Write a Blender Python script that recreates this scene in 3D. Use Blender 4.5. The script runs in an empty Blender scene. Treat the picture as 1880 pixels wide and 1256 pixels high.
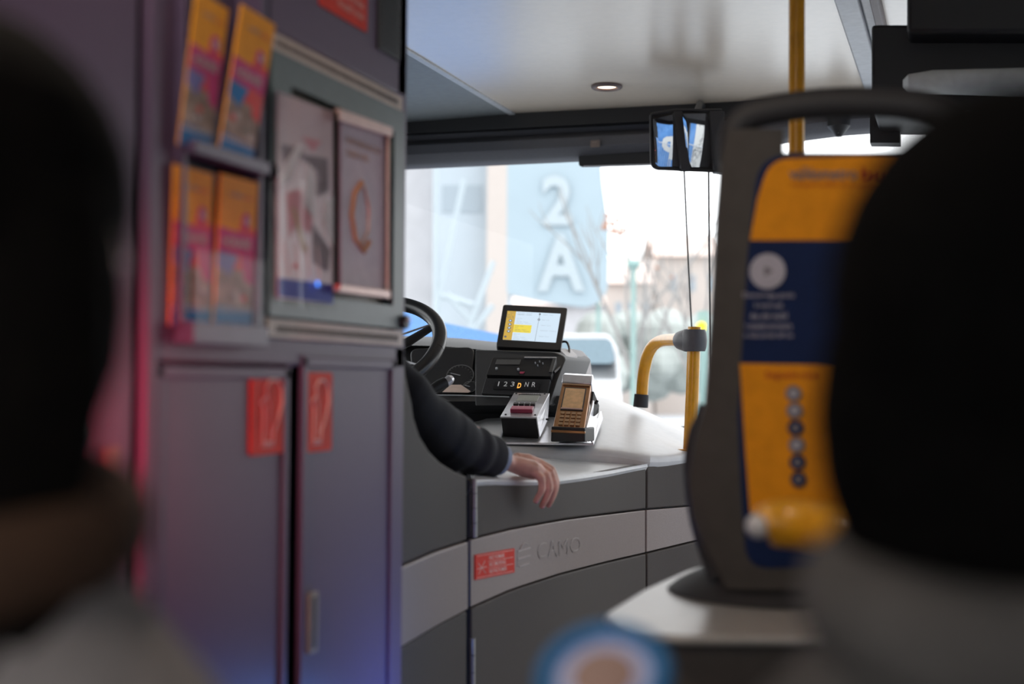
import bpy, bmesh, math, random
from mathutils import Vector, Matrix
random.seed(7)
S = bpy.context.scene
COL = S.collection
R = math.radians

# ---------------------------------------------------------------- camera
CAMZ, F = 1.2, 2600.0
YAW, PITCH, ROLL = R(17.7), R(1.6), R(0.4)
CAM = Vector((0, 0, CAMZ))
fw = Vector((-math.sin(YAW)*math.cos(PITCH), math.cos(YAW)*math.cos(PITCH), math.sin(PITCH)))
r0 = Vector((math.cos(YAW), math.sin(YAW), 0)); u0 = r0.cross(fw)
rt = r0*math.cos(ROLL) + u0*math.sin(ROLL); up = -r0*math.sin(ROLL) + u0*math.cos(ROLL)
cam = bpy.data.cameras.new('camera'); camo = bpy.data.objects.new('camera', cam); COL.objects.link(camo)
camo.matrix_world = Matrix(((rt.x, up.x, -fw.x, CAM.x), (rt.y, up.y, -fw.y, CAM.y), (rt.z, up.z, -fw.z, CAM.z), (0, 0, 0, 1)))
cam.sensor_width = 36; cam.lens = F/1880*36; cam.clip_start = .02; cam.clip_end = 500
cam.dof.use_dof = True; cam.dof.focus_distance = 3.85; cam.dof.aperture_fstop = 2.35
S.camera = camo

# ---------------------------------------------------------------- world and exposure
W = bpy.data.worlds.new('world'); S.world = W; W.use_nodes = True
nt = W.node_tree; bg = nt.nodes['Background']
tc = nt.nodes.new('ShaderNodeTexCoord'); sx = nt.nodes.new('ShaderNodeSeparateXYZ'); rp = nt.nodes.new('ShaderNodeValToRGB')
nt.links.new(tc.outputs['Generated'], sx.inputs[0]); nt.links.new(sx.outputs['Z'], rp.inputs[0]); nt.links.new(rp.outputs[0], bg.inputs[0])
rp.color_ramp.elements[0].position = 0.0; rp.color_ramp.elements[0].color = (.86, .87, .88, 1)
rp.color_ramp.elements[1].position = .6; rp.color_ramp.elements[1].color = (.95, .97, 1, 1)
bg.inputs[1].default_value = 3.2
S.view_settings.view_transform = 'Standard'; S.view_settings.look = 'None'
S.view_settings.exposure = 0.0; S.view_settings.gamma = 1; S.view_settings.use_curve_mapping = False
S.cycles.max_bounces = 8; S.cycles.transparent_max_bounces = 12; S.cycles.use_denoising = True
S.cycles.caustics_reflective = False; S.cycles.sample_clamp_indirect = 6

# ---------------------------------------------------------------- pixel -> place
def ray(px, py): return fw + rt*((px-940)/F) - up*((py-628)/F)
def P(px, py, d): return CAM + ray(px, py)*d
def PX(px, py, x): v = ray(px, py); return CAM + v*(x/v.x)
def PY(px, py, y): v = ray(px, py); return CAM + v*(y/v.y)
def PZ(px, py, z): v = ray(px, py); return CAM + v*((z-CAMZ)/v.z)

# ---------------------------------------------------------------- materials
def mat(name, c, rough=.5, metal=0, spec=.5, noise=.06, scale=40, emit=None, es=0, coat=0, bump=0, c2=None):
    m = bpy.data.materials.new(name); m.use_nodes = True; t = m.node_tree; b = t.nodes['Principled BSDF']
    b.inputs['Roughness'].default_value = rough; b.inputs['Metallic'].default_value = metal
    b.inputs['Specular IOR Level'].default_value = spec; b.inputs['Coat Weight'].default_value = coat
    b.inputs['Coat Roughness'].default_value = .12
    n = t.nodes.new('ShaderNodeTexNoise'); n.inputs['Scale'].default_value = scale; n.inputs['Detail'].default_value = 4
    k = t.nodes.new('ShaderNodeTexCoord'); t.links.new(k.outputs['Object'], n.inputs['Vector'])
    r_ = t.nodes.new('ShaderNodeValToRGB'); t.links.new(n.outputs[0], r_.inputs[0])
    a = [max(0, x*(1-noise)) for x in c]; z = [min(1, x*(1+noise)) for x in (c2 or c)]
    r_.color_ramp.elements[0].position = .35; r_.color_ramp.elements[1].position = .65
    r_.color_ramp.elements[0].color = (*a, 1); r_.color_ramp.elements[1].color = (*z, 1)
    t.links.new(r_.outputs[0], b.inputs['Base Color'])
    if emit: b.inputs['Emission Color'].default_value = (*emit, 1); b.inputs['Emission Strength'].default_value = es
    if bump:
        bp = t.nodes.new('ShaderNodeBump'); bp.inputs['Strength'].default_value = bump; bp.inputs['Distance'].default_value = .002
        t.links.new(n.outputs[0], bp.inputs['Height']); t.links.new(bp.outputs[0], b.inputs['Normal'])
    return m
def glassmat(name, tint, gloss=.08):
    m = bpy.data.materials.new(name); m.use_nodes = True; t = m.node_tree; t.nodes.clear()
    o = t.nodes.new('ShaderNodeOutputMaterial'); mx = t.nodes.new('ShaderNodeMixShader')
    a = t.nodes.new('ShaderNodeBsdfTransparent'); g = t.nodes.new('ShaderNodeBsdfGlossy')
    a.inputs[0].default_value = (*tint, 1); g.inputs['Roughness'].default_value = .02; mx.inputs[0].default_value = gloss
    t.links.new(a.outputs[0], mx.inputs[1]); t.links.new(g.outputs[0], mx.inputs[2]); t.links.new(mx.outputs[0], o.inputs[0])
    return m
M = {}
M['cab'] = mat('cabinet paint', (.120, .078, .140), .45, spec=.3, noise=.05, scale=300, bump=.05)
M['gap'] = mat('black gap', (.002, .002, .002), .9, spec=.0)
M['rack'] = mat('rack plastic', (.10, .07, .13), .4)
M['vent'] = mat('beige vent plastic', (.60, .47, .41), .5)
M['slot'] = mat('vent slot', (.05, .035, .03), .7)
M['frame_green'] = mat('grey green frame', (.085, .118, .122), .4)
M['board'] = mat('brown backing board', (.20, .15, .11), .5)
M['handle'] = mat('brass handle', (.30, .25, .19), .4, metal=.3)
M['red'] = mat('red sticker', (.78, .06, .04), .6, spec=.15)
M['redw'] = mat('pale print on red', (.85, .55, .50), .6, spec=.15)
M['white'] = mat('white plastic', (.75, .75, .76), .4)
M['paper'] = mat('notice paper', (.80, .62, .66), .25, c2=(.62, .48, .52), scale=8, noise=.1, spec=.4)
M['paper_white'] = mat('white print', (.85, .82, .83), .6, spec=.15)
M['paper_pink'] = mat('pink print', (.72, .34, .38), .6, spec=.15)
M['paper_grey'] = mat('grey print', (.30, .25, .28), .6, spec=.15)
M['tan'] = mat('tan print', (.55, .42, .26), .6, spec=.15)
M['lilac'] = mat('lilac card', (.46, .33, .40), .5, spec=.3)
M['orange_print'] = mat('orange print', (.55, .26, .14), .6, spec=.15)
M['blue_print'] = mat('blue print', (.10, .14, .50), .6, spec=.15)
M['rosegold'] = mat('rose clip metal', (.62, .42, .38), .35, metal=.3)
M['l_orange'] = mat('leaflet orange', (.90, .36, .03), .6, spec=.15)
M['l_red'] = mat('leaflet red', (.75, .10, .10), .6, spec=.15)
M['l_mag'] = mat('leaflet magenta', (.62, .05, .22), .6, spec=.15)
M['l_blue'] = mat('leaflet blue', (.03, .20, .50), .6, spec=.15)
M['l_viol'] = mat('leaflet violet', (.22, .20, .48), .6, spec=.15)
M['l_grey'] = mat('leaflet photo', (.28, .20, .17), .6, spec=.15, c2=(.42, .30, .25), noise=.2, scale=60)
M['l_pale'] = mat('leaflet pale print', (.60, .50, .50), .6, spec=.15)
M['l_navy'] = mat('leaflet logo grey', (.32, .28, .30), .6, spec=.15)
M['acrylic'] = glassmat('clear acrylic', (.97, .97, .97), .014)
M['glass'] = glassmat('window glass', (.97, .985, .98), .05)
M['windscreen'] = glassmat('windscreen glass', (.975, .985, .985), .018)
M['windscreen'].node_tree.nodes['Glossy BSDF'].inputs['Roughness'].default_value = 0
M['ceil'] = mat('cream ceiling panel', (.95, .82, .68), .34, spec=1.0, noise=.02, coat=1)
M['ceil'].node_tree.nodes['Principled BSDF'].inputs['Coat Roughness'].default_value = .26
M['covelight'] = mat('pale grey cover', (.72, .78, .78), .6)
M['cove'] = mat('grey cove panel', (.20, .22, .23), .5)
M['rail'] = mat('pale rail', (.58, .60, .64), .4)
M['railb'] = mat('brown seal', (.16, .12, .12), .5)
M['black'] = mat('black plastic', (.012, .012, .014), .5)
M['softblack'] = mat('dark grey plastic', (.030, .030, .033), .6, bump=.1, scale=300)
M['header'] = mat('grey header fabric', (.11, .11, .125), .75, scale=200)
M['wall'] = mat('grey wall panel', (.10, .10, .11), .6)
M['floor'] = mat('speckled floor', (.34, .31, .27), .6, noise=.4, scale=200)
M['gate'] = mat('grey gate panel', (.080, .067, .060), .65, spec=.3, bump=.15, scale=500)
M['band'] = mat('silver band', (.30, .245, .225), .42, metal=.15, scale=300)
M['emboss'] = mat('embossed silver', (.50, .44, .42), .45)
M['seam'] = mat('panel seam', (.003, .003, .003), .9, spec=.0)
M['hinge'] = mat('steel hinge', (.5, .48, .45), .35, metal=.7)
M['counter'] = mat('white counter top', (.66, .66, .67), .42, noise=.03)
M['yellow'] = mat('yellow powder coat', (.86, .40, .015), .35, coat=.3)
M['yellow2'] = mat('orange yellow print', (.90, .33, .008), .6, spec=.15)
M['clamp'] = mat('grey clamp', (.12, .12, .13), .5)
M['rim'] = mat('steering leather', (.02, .019, .02), .32)
M['dash'] = mat('dash plastic', (.028, .028, .030), .55, bump=.2, scale=400)
M['dashl'] = mat('light dash plastic', (.42, .39, .39), .5)
M['lcd'] = mat('dull display', (.10, .10, .10), .3)
M['gauge'] = mat('gauge print', (.16, .16, .16), .6)
M['silver'] = mat('brushed metal', (.72, .72, .76), .28, metal=.6)
M['lcdp'] = mat('pale display', (.46, .48, .44), .3)
M['amber'] = mat('lit amber', (.9, .5, .1), .5, emit=(1, .45, .08), es=1.0)
M['ledw'] = mat('lit white symbol', (.5, .5, .5), .5, emit=(1, 1, 1), es=.22)
M['scrw'] = mat('screen light area', (.02, .02, .02), .3, emit=(.66, .80, .93), es=1.0)
M['scry'] = mat('screen yellow', (.02, .02, .02), .3, emit=(.86, .70, .08), es=1.0)
M['scrg'] = mat('screen gold', (.02, .02, .02), .3, emit=(.62, .40, .07), es=1.0)
M['scrd'] = mat('screen dark print', (.02, .02, .02), .3, emit=(.12, .13, .16), es=1.0)
M['scrm'] = mat('screen mid print', (.02, .02, .02), .3, emit=(.38, .45, .52), es=1.0)
M['copper'] = mat('bronze terminal shell', (.40, .20, .09), .28, metal=.75)
M['copper_l'] = mat('bronze screen', (.78, .47, .22), .4, noise=.12, scale=60)
M['copper_k'] = mat('bronze keys', (.42, .26, .14), .35, metal=.4)
M['pinkbar'] = mat('red button', (.50, .06, .13), .35)
M['skin'] = mat('skin', (.66, .35, .26), .5, noise=.12, scale=25, c2=(.74, .41, .32))
M['jacket'] = mat('navy jacket', (.010, .010, .016), .85, noise=.2, scale=300)
M['shirt'] = mat('grey blue cuff', (.32, .36, .48), .8)
M['hair_d'] = mat('dark brown hair', (.004, .003, .0025), .9, spec=.1, noise=.5, scale=120)
M['hair_b'] = mat('black hair', (.002, .0018, .0018), .95, spec=.05, noise=.5, scale=120)
M['coat_l'] = mat('pale grey coat', (.22, .20, .20), .9, noise=.1)
M['coat_d'] = mat('grey coat', (.06, .055, .053), .9, noise=.15, scale=20)
M['collar'] = mat('rust brown collar', (.05, .022, .010), .9)
M['trouser'] = mat('dark trousers', (.02, .02, .025), .9)
M['shell'] = mat('brown grey shell', (.080, .074, .068), .6, spec=.15)
M['navy'] = mat('navy poster', (.006, .018, .075), .6, spec=.15)
M['poster_w'] = mat('grey white poster print', (.50, .48, .55), .6, spec=.15)
M['poster_r'] = mat('red poster print', (.45, .05, .02), .6, spec=.15)
M['poster_g'] = mat('grey poster print', (.22, .20, .22), .6, spec=.15)
M['shelf'] = mat('grey shelf top', (.50, .51, .50), .32)
M['shelf_f'] = mat('grey shelf front', (.10, .09, .085), .6)
M['cupb'] = mat('blue cup band', (.01, .17, .42), .5)
M['cupw'] = mat('pale blue cup', (.45, .50, .78), .5)
M['cupn'] = mat('brown drink', (.30, .17, .14), .4)
M['mirror'] = mat('mirror glass', (.92, .93, .95), .01, metal=1, noise=0)
M['o_blue'] = mat('pale blue vinyl', (.33, .405, .45), .8, noise=.03, scale=1)  # windscreen haze is put into most outdoor colours below by lifting them
M['o_lett'] = mat('white vinyl letters', (.385, .44, .47), .8)
M['o_sky'] = mat('pale facade', (.45, .445, .46), .8, noise=.05, scale=2)
M['o_peach'] = mat('peach facade', (.48, .425, .39), .8)
M['o_grey'] = mat('pale blue grey cladding', (.38, .43, .47), .8, noise=.03, scale=1)
M['o_glass'] = mat('facade glass', (.28, .33, .37), .3)
M['road'] = mat('pale road', (.42, .44, .46), .8, noise=.05, scale=3)
M['bark'] = mat('bare branches', (.27, .26, .25), .9)
M['leaf'] = mat('russet leaves', (.40, .22, .15), .9)
M['evergreen'] = mat('pale green shrub', (.38, .41, .39), .9, noise=.15, scale=3)
M['lamppost'] = mat('green lamp post', (.24, .36, .34), .6)
M['vanw'] = mat('white van paint', (.42, .43, .44), .4)
M['vang'] = mat('van glass', (.13, .19, .225), .2)
M['tyre'] = mat('tyre', (.03, .03, .03), .9)
M['o_sheet'] = mat('light blue sheet', (.13, .29, .62), .7)
M['hoard'] = mat('blue hoarding vinyl', (.05, .17, .42), .6, c2=(.07, .20, .45), noise=.1, scale=3)
M['hoardw'] = mat('white hoarding print', (.50, .50, .48), .7)
M['hoarddk'] = mat('graffiti grey', (.10, .10, .11), .7)
M['steel'] = mat('galvanised barrier', (.38, .40, .42), .5, metal=.2)
M['signal'] = mat('signal lens', (.9, .7, .02), .5, emit=(1, .62, 0), es=1.2)
M['lamp'] = mat('lamp diffuser', (.9, .8, .7), .5, emit=(1, .80, .62), es=3)
M['added_red'] = mat('added red lens', (.8, .05, .05), .5, emit=(1, .04, .08), es=3)
M['added_blue'] = mat('added blue lens', (.05, .1, .8), .5, emit=(.03, .12, 1), es=3)
M['led_b'] = mat('blue indicator', (.05, .2, 1), .5, emit=(.05, .25, 1), es=1.5)
M['beige'] = mat('beige sticker', (.24, .19, .17), .6, spec=.15)

# ---------------------------------------------------------------- object helpers
WL = {}
def tag(o, label, cat, group=None):
    o['label'] = label; o['category'] = cat
    if group: o['group'] = group
    return o
def thing(name, loc, label, cat, group=None):
    o = bpy.data.objects.new(name, None); COL.objects.link(o); o.empty_display_size = .05
    o.location = loc; WL[o] = Vector(loc); return tag(o, label, cat, group)
class MB:
    def __init__(s): s.v = []; s.f = []; s.m = []; s.mats = []
    def mi(s, m):
        m = M[m] if isinstance(m, str) else m
        if m not in s.mats: s.mats.append(m)
        return s.mats.index(m)
    def add(s, vs, fs, m):
        n = len(s.v); k = s.mi(m); s.v += [Vector(v) for v in vs]
        for f in fs: s.f.append([i+n for i in f]); s.m.append(k)
        return s
    def box(s, a, b, m):
        x0, y0, z0 = a; x1, y1, z1 = b
        vs = [(x0,y0,z0),(x1,y0,z0),(x1,y1,z0),(x0,y1,z0),(x0,y0,z1),(x1,y0,z1),(x1,y1,z1),(x0,y1,z1)]
        return s.add(vs, [(0,3,2,1),(4,5,6,7),(0,1,5,4),(1,2,6,5),(2,3,7,6),(3,0,4,7)], m)
    def slab(s, pts, vec, m, side=None):
        vec = Vector(vec); n = len(pts); pts = [Vector(p) for p in pts]
        s.add(pts + [p+vec for p in pts], [list(range(n)), list(range(2*n-1, n-1, -1))], m)
        s.add(pts + [p+vec for p in pts], [(i, i+n, (i+1) % n+n, (i+1) % n) for i in range(n)], side or m)
        return s
    def rings(s, rings, m, cap=True, closed=True):
        n = len(rings[0]); vs = [p for r_ in rings for p in r_]; fs = []
        for i in range(len(rings)-1):
            for j in range(n if closed else n-1):
                a = i*n+j; b = i*n+(j+1) % n; fs.append((a, b, b+n, a+n))
        if cap and closed:
            fs.append(list(range(n))[::-1]); fs.append(list(range((len(rings)-1)*n, len(rings)*n)))
        return s.add(vs, fs, m)
    def tube(s, pts, rad, m, seg=12, flat=1.0, ref=None):
        pts = [Vector(p) for p in pts]
        rad = rad if isinstance(rad, (list, tuple)) else [rad]*len(pts)
        rr = []; prev = None
        for i, p in enumerate(pts):
            t = (pts[min(i+1, len(pts)-1)] - pts[max(i-1, 0)]).normalized()
            if prev is None:
                a = Vector(ref) if ref else (Vector((0, 0, 1)) if abs(t.z) < .9 else Vector((1, 0, 0)))
            else: a = prev
            x = (a - t*a.dot(t)).normalized(); prev = x; y = t.cross(x)
            rr.append([p + (x*math.cos(q)*flat + y*math.sin(q))*rad[i] for q in [2*math.pi*k/seg for k in range(seg)]])
        return s.rings(rr, m)
    def disc(s, c, n, r_, h, m, seg=24, r2=None):
        c = Vector(c); n = Vector(n).normalized(); return s.tube([c, c+n*h], [r_, r2 or r_], m, seg)
    def ball(s, c, r3, m, rot=None, seg=20, ri=12):
        c = Vector(c); rr = []
        r3 = (r3,)*3 if isinstance(r3, (int, float)) else r3
        for i in range(ri+1):
            th = max(1e-3, min(math.pi-1e-3, math.pi*i/ri)); ring = []
            for k in range(seg):
                q = 2*math.pi*k/seg
                v = Vector((r3[0]*math.sin(th)*math.cos(q), r3[1]*math.sin(th)*math.sin(q), r3[2]*math.cos(th)))
                ring.append(c + (rot @ v if rot else v))
            rr.append(ring)
        return s.rings(rr[::-1], m)
    def torus(s, c, n, R_, r_, m, a0=0, a1=360, seg=48, ref=(1, 0, 0)):
        c = Vector(c); n = Vector(n).normalized(); x = Vector(ref); x = (x-n*x.dot(n)).normalized(); y = n.cross(x)
        full = abs(a1-a0) >= 360
        pts = [c + (x*math.cos(R(a)) + y*math.sin(R(a)))*R_ for a in [a0+(a1-a0)*k/seg for k in range(seg+1)]]
        return s.tube(pts, r_, m, 12, ref=n)
    def build(s, name, parent=None, bevel=0, smooth=True, sub=0, kind=None, remesh=0, smoothit=0, angle=35):
        c = sum(s.v, Vector())/len(s.v)
        if parent is None and not remesh: pass
        me = bpy.data.meshes.new(name); me.from_pydata([v-c for v in s.v], [], s.f)
        for m in s.mats: me.materials.append(m)
        me.polygons.foreach_set('material_index', s.m)
        bm = bmesh.new(); bm.from_mesh(me); bmesh.ops.remove_doubles(bm, verts=bm.verts, dist=1e-6)
        bmesh.ops.recalc_face_normals(bm, faces=bm.faces); bm.to_mesh(me); bm.free()
        o = bpy.data.objects.new(name, me); COL.objects.link(o)
        WL[o] = c
        if parent is not None: o.parent = parent; o.location = c - WL[parent]
        else: o.location = c
        if kind: o['kind'] = kind
        if bevel:
            b = o.modifiers.new('bevel', 'BEVEL'); b.width = bevel; b.segments = 3; b.limit_method = 'ANGLE'; b.angle_limit = R(40)
        if sub:
            q = o.modifiers.new('sub', 'SUBSURF'); q.levels = sub; q.render_levels = sub
        if remesh:
            q = o.modifiers.new('remesh', 'REMESH'); q.mode = 'VOXEL'; q.voxel_size = remesh; q.use_smooth_shade = True
            if smoothit:
                q = o.modifiers.new('smooth', 'SMOOTH'); q.iterations = smoothit; q.factor = .5
        if smooth and not remesh:
            for p in me.polygons: p.use_smooth = True
            try: me.set_sharp_from_angle(angle=R(angle))
            except Exception: pass
        return o
def fillet(pts, r_, seg=5):
    pts = [Vector(p) for p in pts]; n = len(pts); out = []
    rs = r_ if isinstance(r_, (list, tuple)) else [r_]*n
    for i in range(n):
        p = pts[i]; a = pts[i-1]-p; b = pts[(i+1) % n]-p
        k = min(rs[i], a.length*.49, b.length*.49)
        if k < 1e-6: out.append(p); continue
        A = p+a.normalized()*k; B = p+b.normalized()*k
        for j in range(seg+1):
            t = j/seg; out.append(A*(1-t)**2 + p*2*t*(1-t) + B*t*t)
    return out
_tc = {}
def text_geo(s_, bold=0.0):
    if (s_, bold) in _tc: return _tc[(s_, bold)]
    cu = bpy.data.curves.new('t', 'FONT'); cu.body = s_; cu.resolution_u = 3; cu.offset = bold
    ob = bpy.data.objects.new('t', cu); COL.objects.link(ob)
    bpy.context.view_layer.update()
    me = bpy.data.meshes.new_from_object(ob.evaluated_get(bpy.context.evaluated_depsgraph_get()))
    vs = [v.co.copy() for v in me.vertices]; fs = [list(p.vertices) for p in me.polygons]
    bpy.data.objects.remove(ob); bpy.data.meshes.remove(me)
    if vs:
        x0 = min(v.x for v in vs); x1 = max(v.x for v in vs); y0 = min(v.y for v in vs); y1 = max(v.y for v in vs)
        vs = [((v.x-x0)/(x1-x0), (v.y-y0)/(y1-y0)) for v in vs]
    _tc[(s_, bold)] = (vs, fs); return vs, fs
class Quad:
    """a flat panel: u right, v down, w out of its face (metres)"""
    def __init__(s, TL, TR, BL, BR=None, flip=False):
        s.a, s.b, s.c = Vector(TL), Vector(TR), Vector(BL); s.d = Vector(BR) if BR is not None else s.b+s.c-s.a
        s.n = (s.c-s.a).cross(s.b-s.a).normalized()
        if flip: s.n = -s.n
        if s.n.dot(CAM-s.a) < 0: s.n = -s.n
        s.w = ((s.b-s.a).length+(s.d-s.c).length)/2; s.h = ((s.c-s.a).length+(s.d-s.b).length)/2
    def p(s, u, v, w=0): return s.a*(1-u)*(1-v)+s.b*u*(1-v)+s.c*(1-u)*v+s.d*u*v+s.n*w
    def box(s, mb, u0, v0, u1, v1, w0, w1, m, r_=0):
        pts = [s.p(u0, v0, w1), s.p(u1, v0, w1), s.p(u1, v1, w1), s.p(u0, v1, w1)]
        if r_: pts = fillet(pts, r_)
        return mb.slab(pts, -s.n*(w1-w0), m)
    def poly(s, mb, uv, w0, w1, m): return mb.slab([s.p(u, v, w1) for u, v in uv], -s.n*(w1-w0), m)
    def circ(s, mb, u, v, r_, w0, w1, m, seg=20, ri=0):
        X = (s.b-s.a).normalized(); Y = (s.c-s.a); Y = (Y-X*Y.dot(X)).normalized(); c = s.p(u, v, w1)
        ring = lambda q: [c+(X*math.cos(t)+Y*math.sin(t))*q for t in [2*math.pi*k/seg for k in range(seg)]]
        if not ri: return mb.slab(ring(r_), -s.n*(w1-w0), m)
        o = ring(r_); i = ring(ri); k = -s.n*(w1-w0)
        return mb.rings([o, i, [q+k for q in i], [q+k for q in o], o], m, cap=False)
    def text(s, mb, t, u0, v0, u1, v1, w, m, bold=0.0):
        vs, fs = text_geo(t, bold); return mb.add([s.p(u0+(u1-u0)*x, v1+(v0-v1)*y, w) for x, y in vs], fs, m)
    def line(s, mb, uv, r_, w, m, seg=6): return mb.tube([s.p(u, v, w) for u, v in uv], r_, m, seg)
def lam(seq, x):
    for (a, b), (c, d) in zip(seq, seq[1:]):
        if x <= c: return b+(d-b)*(x-a)/(c-a)
    return seq[-1][1]

# ================================================================ THE BUS BODY
XL, XR, YF, YB, ZC = -2.25, .62, 5.15, -2.6, 2.19
def struct(mb, name, **k): return mb.build(name, kind='structure', **k)
mb = MB(); mb.box((XL, YB, -.06), (XR, YF, 0), 'floor'); struct(mb, 'floor')
# ceiling: central cream panel, grey cove at the left, panel at the right of the rail
mb = MB(); mb.box((-1.585, YB, ZC), (-.315, 5.0, ZC+.05), 'ceil')
mb.box((-1.60, YB, ZC-.006), (-1.575, 5.0, ZC+.004), 'rail')
struct(mb, 'ceiling', bevel=.003)
mb = MB()
mb.slab([(-1.60, YB, ZC-.002), (-1.60, 5.0, ZC-.002), (XL, 5.0, ZC-.018), (XL, YB, ZC-.018)], (0, 0, .04), 'cove')
mb.slab([(-1.78, 3.6, ZC-.012), (-1.78, 4.25, ZC-.012), (-1.98, 4.25, ZC-.017), (-1.98, 3.6, ZC-.017)], (0, 0, .012), 'black')
struct(mb, 'trim_1')
mb = MB(); mb.box((-.315, YB, ZC-.012), (-.255, 5.0, ZC+.05), 'rail'); mb.box((-.255, YB, ZC-.0), (-.225, 5.0, ZC+.05), 'rail')
mb.box((-.225, YB, ZC-.03), (-.20, 5.0, ZC+.05), 'railb'); struct(mb, 'trim_2', bevel=.006)
mb = MB(); mb.box((-.20, YB, ZC+.0), (XR, 5.0, ZC+.05), 'ceil'); struct(mb, 'trim_3')
# walls
mb = MB()
mb.box((XL-.05, YB, 0), (XL, YF, 1.15), 'wall'); mb.box((XL-.05, YB, 2.0), (XL, YF, ZC+.05), 'wall')
mb.box((XL-.05, YB, 1.15), (XL, -2.3, 2.0), 'wall'); mb.box((XL-.05, .3, 1.15), (XL, 2.7, 2.0), 'wall'); mb.box((XL-.05, 4.75, 1.15), (XL, YF, 2.0), 'wall')
struct(mb, 'wall_left')
mb = MB()
mb.box((XR, YB, 0), (XR+.05, 2.9, .95), 'wall'); mb.box((XR, YB, 2.0), (XR+.05, YF, ZC+.05), 'wall')
mb.box((XR, YB, .95), (XR+.05, -2.3, 2.0), 'wall'); mb.box((XR, -.4, .95), (XR+.05, 2.9, 2.0), 'wall'); mb.box((XR, 4.85, 0), (XR+.05, YF, 2.0), 'wall')
struct(mb, 'wall_right')
mb = MB(); mb.box((XL, YB-.05, 0), (XR, YB, .95), 'wall'); mb.box((XL, YB-.05, 2.05), (XR, YB, ZC+.05), 'wall')
mb.box((XL, YB-.05, .95), (XL+.12, YB, 2.05), 'wall'); mb.box((XR-.12, YB-.05, .95), (XR, YB, 2.05), 'wall'); struct(mb, 'wall_back')
mb = MB(); yb = YB-.025; a0, a1 = XL+.12, XR-.12
for (p, q_) in (((a0, .95), (a1, .99)), ((a0, 2.01), (a1, 2.05)), ((a0, .99), (a0+.04, 2.01)), ((a1-.04, .99), (a1, 2.01))): mb.box((p[0], yb-.02, p[1]), (q_[0], yb+.02, q_[1]), 'black')
wb = struct(mb, 'window_5')
MB().add([(a0+.04, yb, .99), (a1-.04, yb, .99), (a1-.04, yb, 2.01), (a0+.04, yb, 2.01)], [(0, 1, 2, 3)], 'glass').build('glass_pane', wb)
mb = MB(); mb.box((XL, YF-.06, 0), (XR, YF+.02, .98), 'wall'); struct(mb, 'wall_front')
# windows
def pane(name, a, b): return struct(MB().box(a, b, 'glass'), name)
def winframe(mb, x0, x1, y0, y1, z0, z1, t):
    mb.box((x0, y0, z0), (x1, y1, z0+t), 'black'); mb.box((x0, y0, z1-t), (x1, y1, z1), 'black')
mb = MB()
mb.box((XL, YF-.03, .98), (XR, YF+.03, 1.03), 'black'); mb.box((XL, YF-.03, 2.12), (XR, YF+.03, 2.16), 'black')
mb.box((XL, YF-.03, 1.03), (XL+.06, YF+.03, 2.12), 'black'); mb.box((XR-.06, YF-.03, 1.03), (XR, YF+.03, 2.12), 'black')
w1 = struct(mb, 'window_1', bevel=.01)
MB().add([(XL+.06, YF, 1.03), (XR-.06, YF, 1.03), (XR-.06, YF, 2.12), (XL+.06, YF, 2.12)], [(0, 1, 2, 3)], 'windscreen').build('windscreen_glass', w1)
for n, (x, y0, y1, z0) in enumerate([(XL-.025, -2.3, .3, 1.15), (XL-.025, 2.7, 4.75, 1.15), (XR+.025, -2.3, -.4, .95)]):
    mb = MB(); t = .035
    for a, b in (((y0, z0), (y1, z0+t)), ((y0, 2-t), (y1, 2)), ((y0, z0+t), (y0+t, 2-t)), ((y1-t, z0+t), (y1, 2-t))):
        mb.box((x-.02, a[0], a[1]), (x+.02, b[0], b[1]), 'black')
    w = struct(mb, 'window_%d' % (n+2))
    MB().add([(x, y0+t, z0+t), (x, y1-t, z0+t), (x, y1-t, 2-t), (x, y0+t, 2-t)], [(0, 1, 2, 3)], 'glass').build('glass_pane', w)
# passenger door at the front right: two glazed leaves
mb = MB(); x = XR+.02
for y0, y1 in ((2.9, 3.87), (3.88, 4.85)):
    t = .045
    for a, b in (((y0, .0), (y1, .08)), ((y0, 1.95), (y1, 2.0)), ((y0, .08), (y0+t, 1.95)), ((y1-t, .08), (y1, 1.95))):
        mb.box((x-.02, a[0], a[1]), (x+.02, b[0], b[1]), 'black')
d1 = struct(mb, 'door_1')
for y0, y1 in ((2.945, 3.825), (3.925, 4.805)):
    MB().add([(x, y0, .08), (x, y1, .08), (x, y1, 1.95), (x, y0, 1.95)], [(0, 1, 2, 3)], 'glass').build('door_glass', d1)
# header over the windscreen
mb = MB()
def hdr(px, rows): return [P(px, y, 1) for y in rows]
prof = [(5.0, ZC+.03), (4.97, ZC-.01), (5.02, ZC-.075), (5.0, ZC-.08), (4.97, ZC-.10), (4.965, ZC-.135), (5.0, ZC-.165), (5.05, ZC-.17), (5.1, ZC-.17), (5.14, ZC+.03)]
rr = [[Vector((x, a, b+(k if b < ZC-.05 else 0))) for a, b in prof] for x, k in ((XL, 0), (-1.0, .004), (-.4, .055), (XR, .085))]
mb.rings(rr, 'header'); mb.box((XL, 4.955, ZC-.055), (XR, 5.03, ZC+.0), 'black')
struct(mb, 'trim_4', bevel=.004)

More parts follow.
